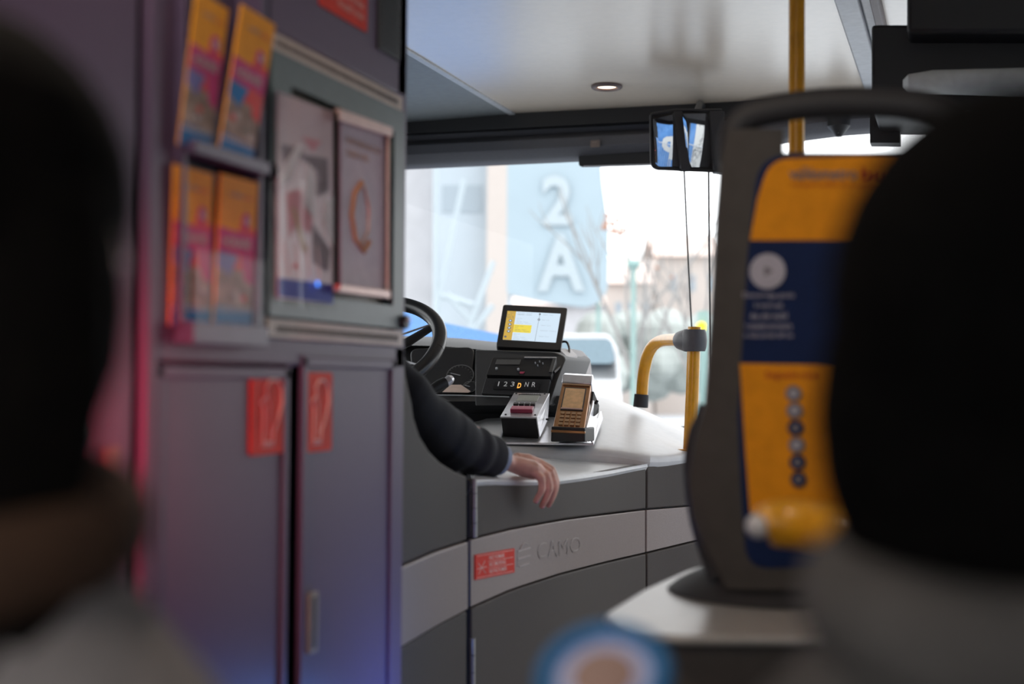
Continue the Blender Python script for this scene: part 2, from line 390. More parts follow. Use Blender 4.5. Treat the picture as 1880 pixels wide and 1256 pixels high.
# ================================================================ THINGS ON CEILING AND HEADER
cl0 = PZ(1114, 157, ZC)
for k_, (c, lb) in enumerate([(cl0, 'small round lit spotlight with dark ring set in the cream ceiling')]+[(Vector((cl0.x+.45, y_, ZC)), 'added round ceiling spotlight out of view above the passengers, brightening the interior') for y_ in (1.05, -.35)]):  # the two further spotlights are added out of view to brighten the interior
    t = thing('ceiling_downlight', c, lb, 'lamp', None if k_ == 0 else 'added spotlights out of view')
    MB().torus(c+Vector((0, 0, -.004)), (0, 0, 1), .044, .008, 'railb').build('trim_ring', t)
    MB().disc(c+Vector((0, 0, -.004)), (0, 0, 1), .032, .003, 'lamp').build('diffuser', t)
    ld = bpy.data.lights.new('downlight', 'SPOT'); ld.energy = 5 if k_ == 0 else 13; ld.color = (1, .84, .68); ld.spot_size = R(100 if k_ == 0 else 165); ld.shadow_soft_size = .04; ld.spot_blend = .4
    lo = bpy.data.objects.new('downlight_bulb', ld); COL.objects.link(lo); lo.parent = t; lo.location = (0, 0, -.03)

# little beige sticker on the header
q = Quad(PY(1084, 258, 4.955), PY(1101, 257, 4.955), PY(1084, 271, 4.955), PY(1101, 270, 4.955))
mb = MB(); q.box(mb, 0, 0, 1, 1, 0, .002, 'beige'); q.box(mb, .2, .25, .7, .35, .002, .0025, 'band')
tag(mb.build('sticker'), 'small square beige sticker on the dark header above the windscreen', 'sticker')
# black sun visor bar
a = PY(1062, 294, 5.0); b = PY(1210, 291, 4.98); t = thing('sun_visor', a, 'black rolled sun blind bar hanging under the header left of the mirror', 'sun visor')
mb = MB(); e = Vector((0, 0, .023)); dd = Vector((0, .03, 0))
b2 = PY(1420, 283, 4.98)
pts = fillet([a+e, a-e, b2-e, b2+e], .012); mb.slab(pts, dd, 'black'); mb.build('bar', t, bevel=.004)
mb = MB(); mb.tube([a-e*1.05+Vector((.02, 0, 0)), b2-e*1.05], .0035, 'rail'); mb.build('pull_rail', t)
# interior twin mirror: glass bulges slightly, looks out of the front door
D = 4.62
mt = thing('interior_mirror', P(1255, 258, D), 'black framed twin mirror at top right of windscreen reflecting a blue banner', 'mirror')
out = Vector((.80, -.50, -.13)).normalized()
def mquad(px0, px1, y0a, y0b, y1a, y1b, turn):
    c_ = P((px0+px1)/2, (y0a+y1a)/2, D); i_ = (c_-CAM).normalized()
    o_ = Matrix.Rotation(turn, 3, 'Z') @ out; n = (o_-i_).normalized()
    def hit(px, py): v = ray(px, py); return CAM + v*((c_-CAM).dot(n)/v.dot(n))
    return c_, n, hit
def convex(c_, n, hit, poly, Rr, m, name, parent):
    x0 = min(p[0] for p in poly); x1 = max(p[0] for p in poly); N = 10
    def yb(x, up_):
        ys = []
        for (ax, ay), (bx, by) in zip(poly, poly[1:]+poly[:1]):
            if abs(ax-bx) > 1e-6 and min(ax, bx)-1e-6 <= x <= max(ax, bx)+1e-6: ys.append(ay+(by-ay)*(x-ax)/(bx-ax))
        return (min(ys), max(ys))
    vs = []; fs = []
    for i in range(N+1):
        x = x0+(x1-x0)*i/N; lo_, hi_ = yb(x, 0)
        for j in range(N+1):
            p = hit(x, lo_+(hi_-lo_)*j/N); r_ = (p-c_).length; vs.append(p - n*(r_*r_/(2*Rr)))
    for i in range(N):
        for j in range(N): a_ = i*(N+1)+j; fs.append((a_, a_+1, a_+N+2, a_+N+1))
    return MB().add(vs, fs, m).build(name, parent)
c1, n1, h1 = mquad(1202, 1246, 214, 0, 305, 0, R(0))
convex(c1, n1, h1, [(1199, 219), (1235, 210), (1244, 262), (1250, 306), (1210, 306), (1200, 296)], 1.3, 'mirror', 'mirror_glass', mt)
c2, n2, h2 = mquad(1256, 1306, 208, 0, 306, 0, R(13))
convex(c2, n2, h2, [(1254, 209), (1301, 208), (1308, 250), (1310, 307), (1268, 307), (1258, 260)], 1.3, 'mirror', 'mirror_glass', mt)
mb = MB()
def bk(px, py, d=.0): return P(px, py, D+.035+d)
mb.slab(fillet([bk(1194, 206), bk(1196, 309), bk(1322, 314), bk(1326, 202)], [.01, .03, .01, .01]), fw*.05, 'black'); mb.build('mirror_housing', mt, bevel=.006)
mb = MB()
edge = [h1(1197, 214), h1(1197, 296), h1(1208, 309), h1(1250, 311)]
mb.tube([P(1196, 208, D-.0), P(1196, 297, D), P(1199, 305, D), P(1208, 310, D), P(1255, 312, D), P(1325, 315, D)], .0045, 'black')
mb.tube([P(1196, 210, D), P(1240, 203, D), P(1325, 203, D)], .006, 'black')
mb.slab([P(1237, 204, D-.01), P(1253, 204, D-.01), P(1268, 312, D-.01), P(1251, 312, D-.01)], fw*.05, 'softblack')
mb.slab([P(1303, 204, D-.01), P(1330, 204, D-.01), P(1332, 318, D-.01), P(1312, 316, D-.01)], fw*.05, 'softblack')
mb.build('mirror_frame', mt, bevel=.002)
MB().tube([P(1280, 206, D+.05), P(1285, 190, D+.2), PY(1290, 196, 4.97)], .012, 'black').build('mirror_arm', mt)
# two cords below the mirror
tag(MB().tube([P(1256, 312, D+.02), P(1262, 450, D+.05), P(1270, 605, D+.05)], .0028, 'black', 8).build('cord'), 'long thin dark cord running from mirror down to the yellow post', 'cord')
tag(MB().tube([P(1301, 312, D+.02), P(1302, 450, D+.02), P(1306, 700, D+.05)], .0032, 'black', 8).build('cord'), 'thin dark cord hanging beside the edge of the poster panel', 'cord')
# dome camera under the header, seen through the loop of the panel
c = PY(1540, 232, 4.93); t = thing('dome_camera', c, 'small black dome camera hanging under header behind the poster panel loop', 'camera')
MB().tube([c+Vector((0, 0, .045)), c+Vector((0, 0, .0)), c+Vector((0, 0, -.02)), c+Vector((0, 0, -.036))], [.04, .038, .022, .01], 'black', 20).build('dome', t)
MB().ball(c+Vector((.0, -.016, -.024)), .0025, 'white').build('lens', t)
# black overhead monitor and the pale strip below it
def ybox(mb, px0, py0, px1, py1, Y, dy, m, r_=.0):
    pts = [PY(px0, py0, Y), PY(px0, py1, Y), PY(px1, py1, Y), PY(px1, py0, Y)]
    return mb.slab(fillet(pts, r_) if r_ else pts, (0, dy, 0), m)
t = thing('overhead_box', PY(1750, 120, 3.0), 'large matt black box hanging from the ceiling at top right', 'box')
mb = MB(); ybox(mb, 1600, 45, 1960, 200, 3.3, .35, 'black', .01); mb.build('housing', t, bevel=.01)
mb = MB(); ybox(mb, 1665, -60, 1960, 60, 3.2, .3, 'black'); mb.build('mounting_column', t, bevel=.01)
mb = MB(); ybox(mb, 1597, 185, 1652, 262, 3.6, .06, 'black'); mb.build('side_bracket', t)
t = thing('door_header', PY(1760, 160, 3.0), 'long rounded grey plastic cover under the black box at top right', 'panel')
mb = MB()
a = PY(1668, 153, 3.25); b = PY(2000, 150, 3.25)
mb.tube([a+Vector((-.012, 0, 0)), a, a+Vector((.05, 0, 0)), b], [.008, .02, .026, .034], 'covelight', 20, ref=(0, 0, 1)); mb.build('cover', t)
mb = MB(); mb.box(tuple(a+Vector((-.0, .02, .0))), tuple(b+Vector((0, .06, .05))), 'black'); mb.build('bracket', t)
# yellow ceiling pole behind the poster panel
t0 = P(1463, -60, 2.75); tt = Vector((t0.x, t0.y, ZC)); t = thing('grab_pole', (t0.x, t0.y, 0), 'vertical yellow grab pole rising to the ceiling behind the poster panel', 'pole')
MB().tube([(t0.x, t0.y, .0), (t0.x, t0.y, ZC)], .0155, 'yellow', 24).build('tube', t)
MB().disc((t0.x, t0.y, ZC-.012), (0, 0, 1), .035, .012, 'yellow').build('ceiling_flange', t)
MB().disc((t0.x, t0.y, 0), (0, 0, 1), .035, .012, 'yellow').build('floor_flange', t)

# ================================================================ CABINET (face in plane X = XC)
XC = -.86
def cx(px, py, off=0): return PX(px, py, XC+off)
Yn, Yf = PX(-60, 600, XC).y, PX(743, 600, XC).y
def cq(x0, x1, y0, y1, x2=None, x3=None, y2=None, y3=None, off=0):
    """panel on the cabinet face: left top/bottom pixel rows at x0, right at x1"""
    return Quad(cx(x0, y0, off), cx(x1, y1, off), cx(x0 if x2 is None else x2, y2, off), cx(x1 if x3 is None else x3, y3, off))
def rect_yz(px0, px1, py_top_at, py_bot_at, off=0):
    """true rectangle: Y range from px at mid height, z from the pixel (x,y)"""
    ya = cx(*px0).y; yb_ = cx(*px1).y; zt = cx(*py_top_at).z; zb = cx(*py_bot_at).z
    X = XC+off
    return Quad((X, ya, zt), (X, yb_, zt), (X, ya, zb), (X, yb_, zb))
cabinet = thing('storage_cabinet', (XC-.25, 1.6, 0), 'tall purple grey cabinet with two doors, leaflet pockets and display frame', 'cabinet')
y1 = cx(250, 800).y          # post
mb = MB(); mb.box((XC-.50, Yn-.6, .0), (XC-.03, Yf, ZC-.01), 'cab'); mb.build('carcass', cabinet, bevel=.006)
# face frame pieces (proud by 3 cm)
mb = MB()
def yzbox(mb, ya, yb_, za, zb, x0, x1, m): return mb.box((x0, min(ya, yb_), min(za, zb)), (x1, max(ya, yb_), max(za, zb)), m)
F0, F1 = XC-.03, XC
ypost0, ypost1 = cx(262, 600).y, cx(283, 600).y
ybay = cx(478, 450).y; yend = cx(743, 600).y
zrail_t, zrail_b = cx(400, 612).z, cx(400, 668).z
yzbox(mb, ypost0, ypost1, 0, ZC-.02, F0, F1+.006, 'cab')
yzbox(mb, ypost1, yend, zrail_t, zrail_b, F0, F1, 'cab')
yzbox(mb, cx(463, 450).y, cx(489, 450).y, zrail_t, ZC-.02, F0, F1, 'cab')
yzbox(mb, ypost1, cx(325, 200).y, zrail_t, ZC-.02, F0, F1, 'cab')
yzbox(mb, cx(723, 900).y, yend, 0, ZC-.02, F0, F1, 'cab')
yzbox(mb, cx(489, 450).y, yend, cx(735, 175).z+.0, ZC-.02, F0, F1, 'cab')
mb.build('face_frame', cabinet, bevel=.004)
# left wide door (with recessed handle)
mb = MB(); yzbox(mb, Yn-.6, cx(243, 800).y, .05, ZC-.03, F0, F1, 'cab'); dl = mb.build('tall_door', cabinet, bevel=.004)
mb = MB(); q = rect_yz((189, 880), (217, 880), (203, 820), (203, 947)); 
mb.slab(fillet([q.p(0, 0, .004), q.p(1, 0, .004), q.p(1, 1, .004), q.p(0, 1, .004)], .006), (-.004, 0, 0), 'board'); mb.build('handle', dl, bevel=.002)
# lower doors
for nm, x0, x1, hx in (('left', 281, 527, None), ('right', 551, 722, 568)):
    q = rect_yz((x0, 900), (x1, 900), ((x0+x1)/2, 672 if nm == 'left' else 657), ((x0+x1)/2, 1500))
    ya, yb_, zt = q.a.y, q.b.y, q.a.z
    mb = MB(); yzbox(mb, ya, yb_, .1, zt, F0+.004, F1-.002, 'cab')
    # raised border strips
    e = .016
    yzbox(mb, ya, yb_, zt-e, zt, F1-.002, F1+.003, 'cab'); yzbox(mb, ya, ya+e, .1, zt, F1-.002, F1+.003, 'cab'); yzbox(mb, yb_-e, yb_, .1, zt, F1-.002, F1+.003, 'cab')
    dr = mb.build('door', cabinet, bevel=.0025)
    if hx:
        mb = MB(); h = rect_yz((561, 1140), (577, 1140), (569, 1088), (569, 1198))
        h.box(mb, 0, 0, 1, 1, .0, .006, 'handle', .003); h.box(mb, .25, .07, .75, .93, .006, .0065, 'slot'); mb.build('handle', dr, bevel=.001)
    # red sticker with the outline pictogram
    if nm == 'left': s_ = rect_yz((459, 760), (525, 760), (490, 683), (490, 834), .0005)
    else: s_ = rect_yz((556, 760), (608, 760), (582, 684), (582, 829), .0005)
    mb = MB(); s_.box(mb, 0, 0, 1, 1, -.002, .001, 'red', .006)
    ic = [(.33, .86), (.33, .42), (.25, .38), (.42, .28), (.38, .2), (.5, .1), (.7, .1), (.83, .2), (.85, .38), (.72, .6), (.6, .74), (.58, .86), (.33, .86)]
    s_.line(mb, ic, .0022, .0014, 'redw'); s_.line(mb, [(.5, .8), (.5, .42), (.42, .28)], .0015, .0014, 'redw')
    s_.line(mb, [(.28, .9), (.62, .9)], .001, .0012, 'redw')
    o = mb.build('sticker', dr); o['label'] = 'red sticker with white line pictogram'
yzb0, yzb1 = cx(527, 900).y, cx(551, 900).y
mb = MB(); yzbox(mb, yzb0, yzb1, .1, zrail_b-.0, F0-.0, F1-.004, 'gap'); mb.build('door_seal', cabinet); mb = MB(); yzbox(mb, cx(243, 800).y, cx(252, 800).y, .05, ZC-.03, F0, F1-.003, 'gap'); mb.build('door_seal', cabinet); mb = MB(); yzbox(mb, ypost1-.001, cx(289, 600).y, .1, zrail_b, F0, F1+.0005, 'gap'); mb.build('door_seal', cabinet)
# leaflet pockets
rk = rect_yz((325, 200), (463, 450), (400, -60), (400, 612), -.025)
mb = MB(); rk.box(mb, 0, 0, 1, 1, -.003, 0, 'rack')
sh = cx(400, 292).z; yzbox(mb, rk.a.y, rk.b.y, sh-.008, sh+.008, XC-.03, XC+.025, 'rack')
sh2 = cx(380, 600).z; yzbox(mb, rk.a.y, rk.b.y, sh2-.022, sh2+.004, XC-.03, XC+.025, 'rack')
for yy in (rk.a.y, rk.b.y): yzbox(mb, yy-.004, yy+.004, sh2, ZC-.02, XC-.03, XC+.012, 'rack')
mb.build('leaflet_rack', cabinet, bevel=.002)
mb = MB()
yzbox(mb, rk.a.y+.005, rk.b.y-.005, sh2, cx(400, 470).z, XC+.020, XC+.0225, 'acrylic'); mb.build('clear_pocket', cabinet); mb = MB(); yzbox(mb, rk.a.y+.005, rk.b.y-.005, sh+.008, cx(400, 130).z, XC+.020, XC+.0225, 'acrylic')
mb.build('clear_pocket', cabinet)
MB().disc((XC, cx(486, 315).y, cx(486, 315).z), (1, 0, 0), .010, .014, 'gap').build('knob', cabinet)
# vents
for pt, pb in (((620, 112), (620, 148)), ((600, 592), (600, 622))):
    q = Quad(cx(489, 62 if pt[1] < 200 else 585, .002), cx(736, 172 if pt[1] < 200 else 607, .002), cx(489, 97 if pt[1] < 200 else 622, .002), cx(736, 196 if pt[1] < 200 else 634, .002))
    zt = (q.a.z+q.b.z)/2; zb = (q.c.z+q.d.z)/2; ya = q.a.y; yb_ = q.b.y
    q = Quad((XC, ya, zt), (XC, yb_, zt), (XC, ya, zb), (XC, yb_, zb))
    mb = MB(); q.box(mb, 0, 0, 1, 1, -.01, .005, 'vent', .003)
    for k in range(62): u = .05+.9*k/61; q.poly(mb, [(u, .3), (u+.008, .3), (u+.003, .72), (u-.005, .72)], .004, .0056, 'slot')
    mb.build('vent_strip', cabinet, bevel=.001)
# display frame
fr = rect_yz((489, 400), (735, 400), (612, 139), (612, 604))
Zt = cx(612, 147).z; Zb = cx(612, 592).z; Y0_, Y1_ = fr.a.y, fr.b.y
q = Quad((XC, Y0_, Zt), (XC, Y1_, Zt), (XC, Y0_, Zb), (XC, Y1_, Zb))
mb = MB(); q.box(mb, 0, 0, 1, .11, -.02, .006, 'frame_green'); q.box(mb, 0, .90, 1, 1, -.02, .006, 'frame_green')
q.box(mb, 0, .11, .12, .90, -.02, .006, 'frame_green'); q.box(mb, .91, .11, 1, .90, -.02, .006, 'frame_green')
mb.build('display_frame', cabinet, bevel=.003)
mb = MB(); q.box(mb, .12, .11, .91, .90, -.03, -.012, 'board'); mb.build('backing_board', cabinet)
mb = MB(); c = cx(738, 592); mb.disc(c+Vector((.0, -.012, 0)), (1, 0, 0), .011, .014, 'black'); mb.ball(c+Vector((.016, -.012, .004)), .004, 'silver'); mb.build('lock', cabinet)
# top sticker and black grille
s_ = rect_yz((585, 30), (672, 30), (628, -95), (628, 34), .001); mb = MB(); s_.box(mb, 0, 0, 1, 1, -.003, .001, 'red', .003)
for k, v in enumerate((.30, .48, .66, .82)): s_.text(mb, ('NO FUMAR', 'NO SMOKING', 'NE PAS FUMER', 'PROHIBIT FUMAR')[k], .36, v-.05, .92, v+.05, .0015, 'redw')
s_.line(mb, [(.08, .55), (.28, .80)], .0012, .0015, 'redw'); s_.line(mb, [(.08, .80), (.28, .55)], .0012, .0015, 'redw')
o = mb.build('sticker', cabinet); o['label'] = 'red no smoking sticker with white lettering'
s_ = rect_yz((692, 50), (731, 50), (711, -60), (711, 100), .0); mb = MB(); s_.box(mb, 0, 0, 1, 1, -.01, .004, 'black')
for k in range(14): s_.box(mb, .1, .05+k*.067, .9, .07+k*.067, .004, .007, 'softblack')
mb.build('grille', cabinet)

# leaflets
def leaflet(x0, x1, ytl, ybl, ytr, ybr, off, seed, label, shear=0):
    q = Quad(cx(x0+shear, ytl, off), cx(x1+shear, ytr, off), cx(x0, ybl, off-.008), cx(x1, ybr, off-.008))
    rnd = random.Random(seed); mb = MB()
    q.box(mb, 0, 0, 1, 1, -.0025, 0, 'l_orange'); w = .0004
    q.poly(mb, [(0, .345), (1, .375), (1, .52), (0, .50)], -.0002, w, 'l_mag')
    q.poly(mb, [(.55, .31), (1, .33), (1, .375), (.55, .36)], -.0002, w, 'l_red')
    q.poly(mb, [(0, .50), (1, .52), (1, .64), (0, .60)], -.0002, w, 'l_red')
    q.poly(mb, [(0, .50), (.55, .52), (.35, .66), (0, .60)], -.0002, w*1.5, 'l_viol' if seed % 2 else 'l_blue')
    q.poly(mb, [(0, .60), (1, .63), (1, .90), (0, .86)], -.0002, w, 'l_grey')
    q.poly(mb, [(0, .86), (1, .88), (1, 1), (0, 1)], -.0002, w, 'l_blue')
    q.poly(mb, [(.6, .5), (1, .53), (1, .72), (.75, .68)], -.0002, w*1.6, 'l_mag' if seed % 2 else 'l_red')
    q.text(mb, 'vallès', .22, .10, .62, .135, w*2, 'l_navy'); q.text(mb, 'bus', .66, .105, .86, .135, w*2, 'l_red')
    q.text(mb, 'HORARIS', .12, .40, .88, .47, w*2, 'l_pale', .02)
    q.circ(mb, .72, .28, .010, -.0002, w*2, 'l_mag'); q.circ(mb, .74, .28, .005, 0, w*2.4, 'l_pale')
    for k in range(9): u = .04+.11*k; q.poly(mb, [(u, .875), (u+.06, .875), (u+.06, .90), (u, .90)], 0, w*2, 'l_pale')
    for k in range(5):
        u = rnd.uniform(.1, .8); v = rnd.uniform(.66, .82); q.poly(mb, [(u, v), (u+.14, v+.01), (u+.12, v+.05), (u-.02, v+.03)], 0, w*1.8, rnd.choice(['l_pale', 'l_red', 'board', 'l_grey']))
    return tag(mb.build('leaflet'), label, 'leaflet', 'timetable leaflets in the cabinet pockets')
leaflet(328, 386, -20, 264, 18, 278, .022, 1, 'orange and magenta leaflet in upper pocket, left one, its top cut by the frame', 34)
leaflet(401, 462, 8, 281, 46, 303, .030, 2, 'orange and magenta leaflet leaning forward in upper pocket, beside the framed notices', 44)
leaflet(313, 384, 301, 598, 320, 600, .010, 3, 'upright orange and pink leaflet in lower pocket, left one', 8)
leaflet(392, 460, 318, 600, 336, 600, .012, 5, 'orange and pink leaflet in lower pocket right beside the display frame', 14)

# left printed notice in the display
def zq(x0, x1, y0t, y1t, y0b, y1b, off): return Quad(cx(x0, y0t, off), cx(x1, y1t, off), cx(x0, y0b, off), cx(x1, y1b, off))
q = zq(510, 611, 168, 206, 548, 558, .010); mb = MB(); q.box(mb, 0, 0, 1, 1, -.002, 0, 'paper'); w = .0005
q.poly(mb, [(0, .90), (1, .90), (1, 1), (0, .99)], -.0002, w, 'blue_print')
q.poly(mb, [(.42, .18), (.78, .17), (.62, .24)], 0, w, 'paper_pink')
q.poly(mb, [(.36, .22), (.42, .23), (.2, .42), (.02, .45), (.14, .33)], 0, w, 'paper_white')
q.poly(mb, [(.55, .30), (.66, .40), (.62, .58), (.45, .52), (.48, .4)], 0, w, 'paper_white')
q.poly(mb, [(.15, .48), (.4, .44), (.62, .58), (.55, .66), (.3, .62), (.2, .7)], 0, w, 'paper_pink')
q.poly(mb, [(.86, .47), (1, .44), (1, .70), (.90, .66), (.80, .56)], 0, w, 'paper_white')
q.poly(mb, [(.22, .54), (.30, .55), (.50, .74), (.44, .76)], 0, w*1.4, 'tan')
q.poly(mb, [(.3, .27), (.9, .25), (.92, .42), (.7, .46), (.68, .33)], 0, w*.8, 'paper_grey')
q.poly(mb, [(.6, .6), (.95, .72), (.9, .84), (.62, .8)], 0, w*.8, 'paper_grey')
q.poly(mb, [(.05, .25), (.3, .24), (.1, .34)], 0, w*.8, 'paper_grey')
for k in range(4): q.line(mb, [(.1+.2*k, .72), (.2+.18*k, .88)], .0009, .0006, 'paper_white')
q.circ(mb, .3, .83, .004, 0, w*2, 'l_red')
tag(mb.build('notice_poster'), 'pink and white printed notice, left one in the green grey display frame', 'poster')
q = Quad(cx(508, 166, .013), cx(613, 205, .013), cx(511, 560, .013), cx(616, 572, .013)); mb = MB(); q.box(mb, 0, 0, 1, 1, 0, .002, 'acrylic'); 
o = mb.build('clear_sleeve'); tag(o, 'clear plastic sleeve over the pink notice in the display frame', 'sleeve')
c = cx(582, 521, .018); tag(MB().disc(c, (1, 0, 0), .004, .002, 'led_b').build('indicator_light'), 'tiny glowing blue indicator light at the foot of the pink notice', 'light')
# right notice in clip holder
t = thing('clip_frame', cx(665, 380), 'lilac card with orange figure in a clip frame, right one in the display', 'picture frame')
q = zq(626, 706, 214, 246, 538, 546, .018); mb = MB(); q.box(mb, 0, 0, 1, 1, -.003, 0, 'lilac'); 
q.line(mb, [(.45, .34), (.28, .42), (.22, .55), (.3, .68), (.5, .74), (.62, .68)], .0045, .0, 'orange_print', 8)
q.line(mb, [(.5, .36), (.62, .48), (.6, .62), (.45, .7)], .003, .0, 'rosegold', 8)
for k in range(2): q.text(mb, ('INFORMACIO', 'SERVEI')[k], .12, .10+.07*k, .9-.3*k, .14+.07*k, .0006, 'orange_print')
mb.build('card', t)
qt = zq(620, 718, 199, 234, 221, 252, .022); mb = MB(); qt.box(mb, 0, 0, 1, 1, -.006, .003, 'rosegold', .003); mb.build('top_clip', t, bevel=.0015)
qb = zq(618, 714, 522, 533, 536, 549, .022); mb = MB(); qb.box(mb, 0, 0, 1, 1, -.006, .003, 'rosegold', .003); mb.build('bottom_clip', t, bevel=.0015)
mb = MB(); mb.tube([cx(712, 240, .022), cx(711, 540, .022)], .0028, 'rosegold'); mb.build('side_rail', t); mb = MB(); mb.tube([cx(617, 205, .022), cx(619, 530, .022)], .0022, 'gap'); mb.build('side_rail', t)
MB().ball(cx(621, 526, .03), .004, 'l_red').build('clip_button', t)
MB().torus(cx(721, 394, .012), (1, 0, 0), .007, .0022, 'rosegold').build('hang_ring', t)

# lamps added to tint the cabinet: red behind the left head, blue low down
def lamp(name, c, n, m, col, e, size, label, aim=None):
    t = thing(name, c, label, 'lamp'); n = Vector(n).normalized()
    MB().disc(c-n*.012, n, .035, .012, 'black').build('lamp_housing', t); MB().ball(c+n*.002, .026, m).build('lens', t)
    l = bpy.data.lights.new(name, 'SPOT' if aim else 'POINT'); l.energy = e; l.color = col; l.shadow_soft_size = size
    o = bpy.data.objects.new(name+'_bulb', l); COL.objects.link(o); o.parent = t; o.location = n*.06
    if aim: l.spot_size = R(105); l.spot_blend = 1.0; o.rotation_euler = (aim-(c+n*.06)).to_track_quat('-Z', 'Y').to_euler()
lamp('added_red_lamp', PX(100, 790, XC+.12), (-.25, .9, .1), 'added_red', (1, .05, .10), 5.5, .03, 'added red lamp behind the left passenger head, tinting the cabinet', cx(262, 790))
lamp('added_blue_lamp', Vector((-.68, 2.04, .60)), (-.2, -.1, 1), 'added_blue', (.10, .30, 1), 1.8, .05, 'added blue lamp below view, tinting the aisle end of the cabinet')

# ================================================================ DRIVER GATE (curved)
GK = [(1.9, -.915), (2.26, -.919), (2.643, -.915), (3.05, -.862), (3.68, -.805), (3.95, -.70), (4.4, -.55)]
def gx(y):
    for i in range(1, len(GK)-1):
        pass
    for i in range(len(GK)-1):
        if y <= GK[i+1][0] or i == len(GK)-2:
            p0 = GK[max(i-1, 0)]; p1 = GK[i]; p2 = GK[i+1]; p3 = GK[min(i+2, len(GK)-1)]
            h = p2[0]-p1[0]; t_ = (y-p1[0])/h
            m1 = (p2[1]-p0[1])/(p2[0]-p0[0]); m2 = (p3[1]-p1[1])/(p3[0]-p1[0])
            return (2*t_**3-3*t_**2+1)*p1[1]+(t_**3-2*t_**2+t_)*h*m1+(-2*t_**3+3*t_**2)*p2[1]+(t_**3-t_**2)*h*m2
def gy(px, py=900):
    v = ray(px, py); lo_, hi_ = 1.9, 4.4
    f = lambda y: v.x*(y/v.y)-gx(y)
    a_ = f(lo_)
    for _ in range(40):
        m_ = (lo_+hi_)/2
        if (f(m_) > 0) == (a_ > 0): lo_ = m_
        else: hi_ = m_
    return (lo_+hi_)/2
def GS(y, z, off=0):
    e = .01; tx = Vector((gx(y+e)-gx(y-e), 2*e, 0)).normalized(); n = Vector((tx.y, -tx.x, 0))
    return Vector((gx(y), y, z))+n*off
def GP(px, py, off=0):
    y = gy(px, py); v = ray(px, py); return GS(y, CAMZ+v.z*(y/v.y), off)
def gpatch(mb, cols, m, off, thick=.012, side=None):
    """cols: list of (px, py_top, py_bottom); a curved panel with its own thickness"""
    N = 4
    out_, inn = [], []
    for (px, a_, b_) in cols:
        out_.append([GP(px, a_+(b_-a_)*k/N, off) for k in range(N+1)]); inn.append([p+Vector((-thick, 0, 0)) for p in out_[-1]])
    n = len(cols); vs = [p for c_ in out_ for p in c_]+[p for c_ in inn for p in c_]; fs = []; K = N+1; T = n*K
    for i in range(n-1):
        for k in range(N):
            a_ = i*K+k; fs.append((a_, a_+1, a_+K+1, a_+K)); fs.append((T+a_, T+a_+K, T+a_+K+1, T+a_+1))
        a_ = i*K; fs.append((a_, a_+K, T+a_+K, T+a_)); a_ = i*K+N; fs.append((a_, T+a_, T+a_+K, a_+K))
    for k in range(N):
        fs.append((k, T+k, T+k+1, k+1)); a_ = (n-1)*K+k; fs.append((a_, a_+1, T+a_+1, T+a_))
    return mb.add(vs, fs, m)
def cols(x0, x1, top, bot, n=14): return [(x0+(x1-x0)*i/n, lam(top, x0+(x1-x0)*i/n), lam(bot, x0+(x1-x0)*i/n)) for i in range(n+1)]
T_top = [(735, 600), (745, 690), (756, 740), (759, 766), (770, 800), (788, 829), (809, 850), (835, 866), (858, 875)]
B_t = [(700, 1062), (738, 1037), (800, 1010), (862, 990), (941, 970), (1041, 952), (1120, 942), (1186, 934), (1272, 927), (1340, 922)]
B_b = [(700, 1210), (738, 1187), (800, 1150), (861, 1118), (940, 1083), (1029, 1054), (1110, 1033), (1184, 1016), (1283, 992), (1340, 984)]
BOT = [(700, 1900), (862, 1760), (1184, 1520), (1340, 1480)]
G_t = [(866, 881), (900, 879), (960, 881), (1020, 880), (1070, 874), (1120, 866), (1160, 858), (1187, 853)]
C_t = [(1187, 858), (1220, 855), (1260, 850), (1340, 842)]
sh_ = lambda s, d_: [(a, b+d_) for a, b in s]
# left fixed panel
t = thing('driver_partition', GS(2.4, 0), 'grey fixed side panel with swooping top edge behind the driver gate', 'panel')
mb = MB()
cc = [(728+i*2.5 if i < 14 else 763+(i-14)*8, 0, 0) for i in range(26)]
xs = [730, 736, 742, 745, 750, 756, 759, 764, 770, 778, 788, 798, 809, 822, 835, 848, 857]
gpatch(mb, [(x, lam(T_top, x), lam(B_t, x)) for x in xs], 'gate', 0, .03); gpatch(mb, [(x, lam(B_b, x)+2, lam(BOT, x)) for x in xs], 'gate', 0, .03)
mb.build('side_panel', t, bevel=.003)
mb = MB(); gpatch(mb, cols(730, 857, sh_(B_t, 3), sh_(B_b, -1)), 'band', .003, .02); mb.build('silver_band', t, bevel=.003)
# gate
t = thing('driver_gate', GS(3.1, 0), 'curved grey driver cab gate with silver band, logo and red sticker', 'gate')
mb = MB()
gpatch(mb, cols(866, 1186, G_t, B_t), 'gate', 0, .035); mb.build('upper_panel', t, bevel=.004)
mb = MB(); gpatch(mb, cols(866, 1186, sh_(B_t, 3), sh_(B_b, -1)), 'band', -.002, .03); bandg = mb.build('silver_band', t, bevel=.002)
mb = MB(); gpatch(mb, cols(866, 1186, sh_(B_b, 2), BOT), 'gate', 0, .035); mb.build('lower_panel', t, bevel=.003)
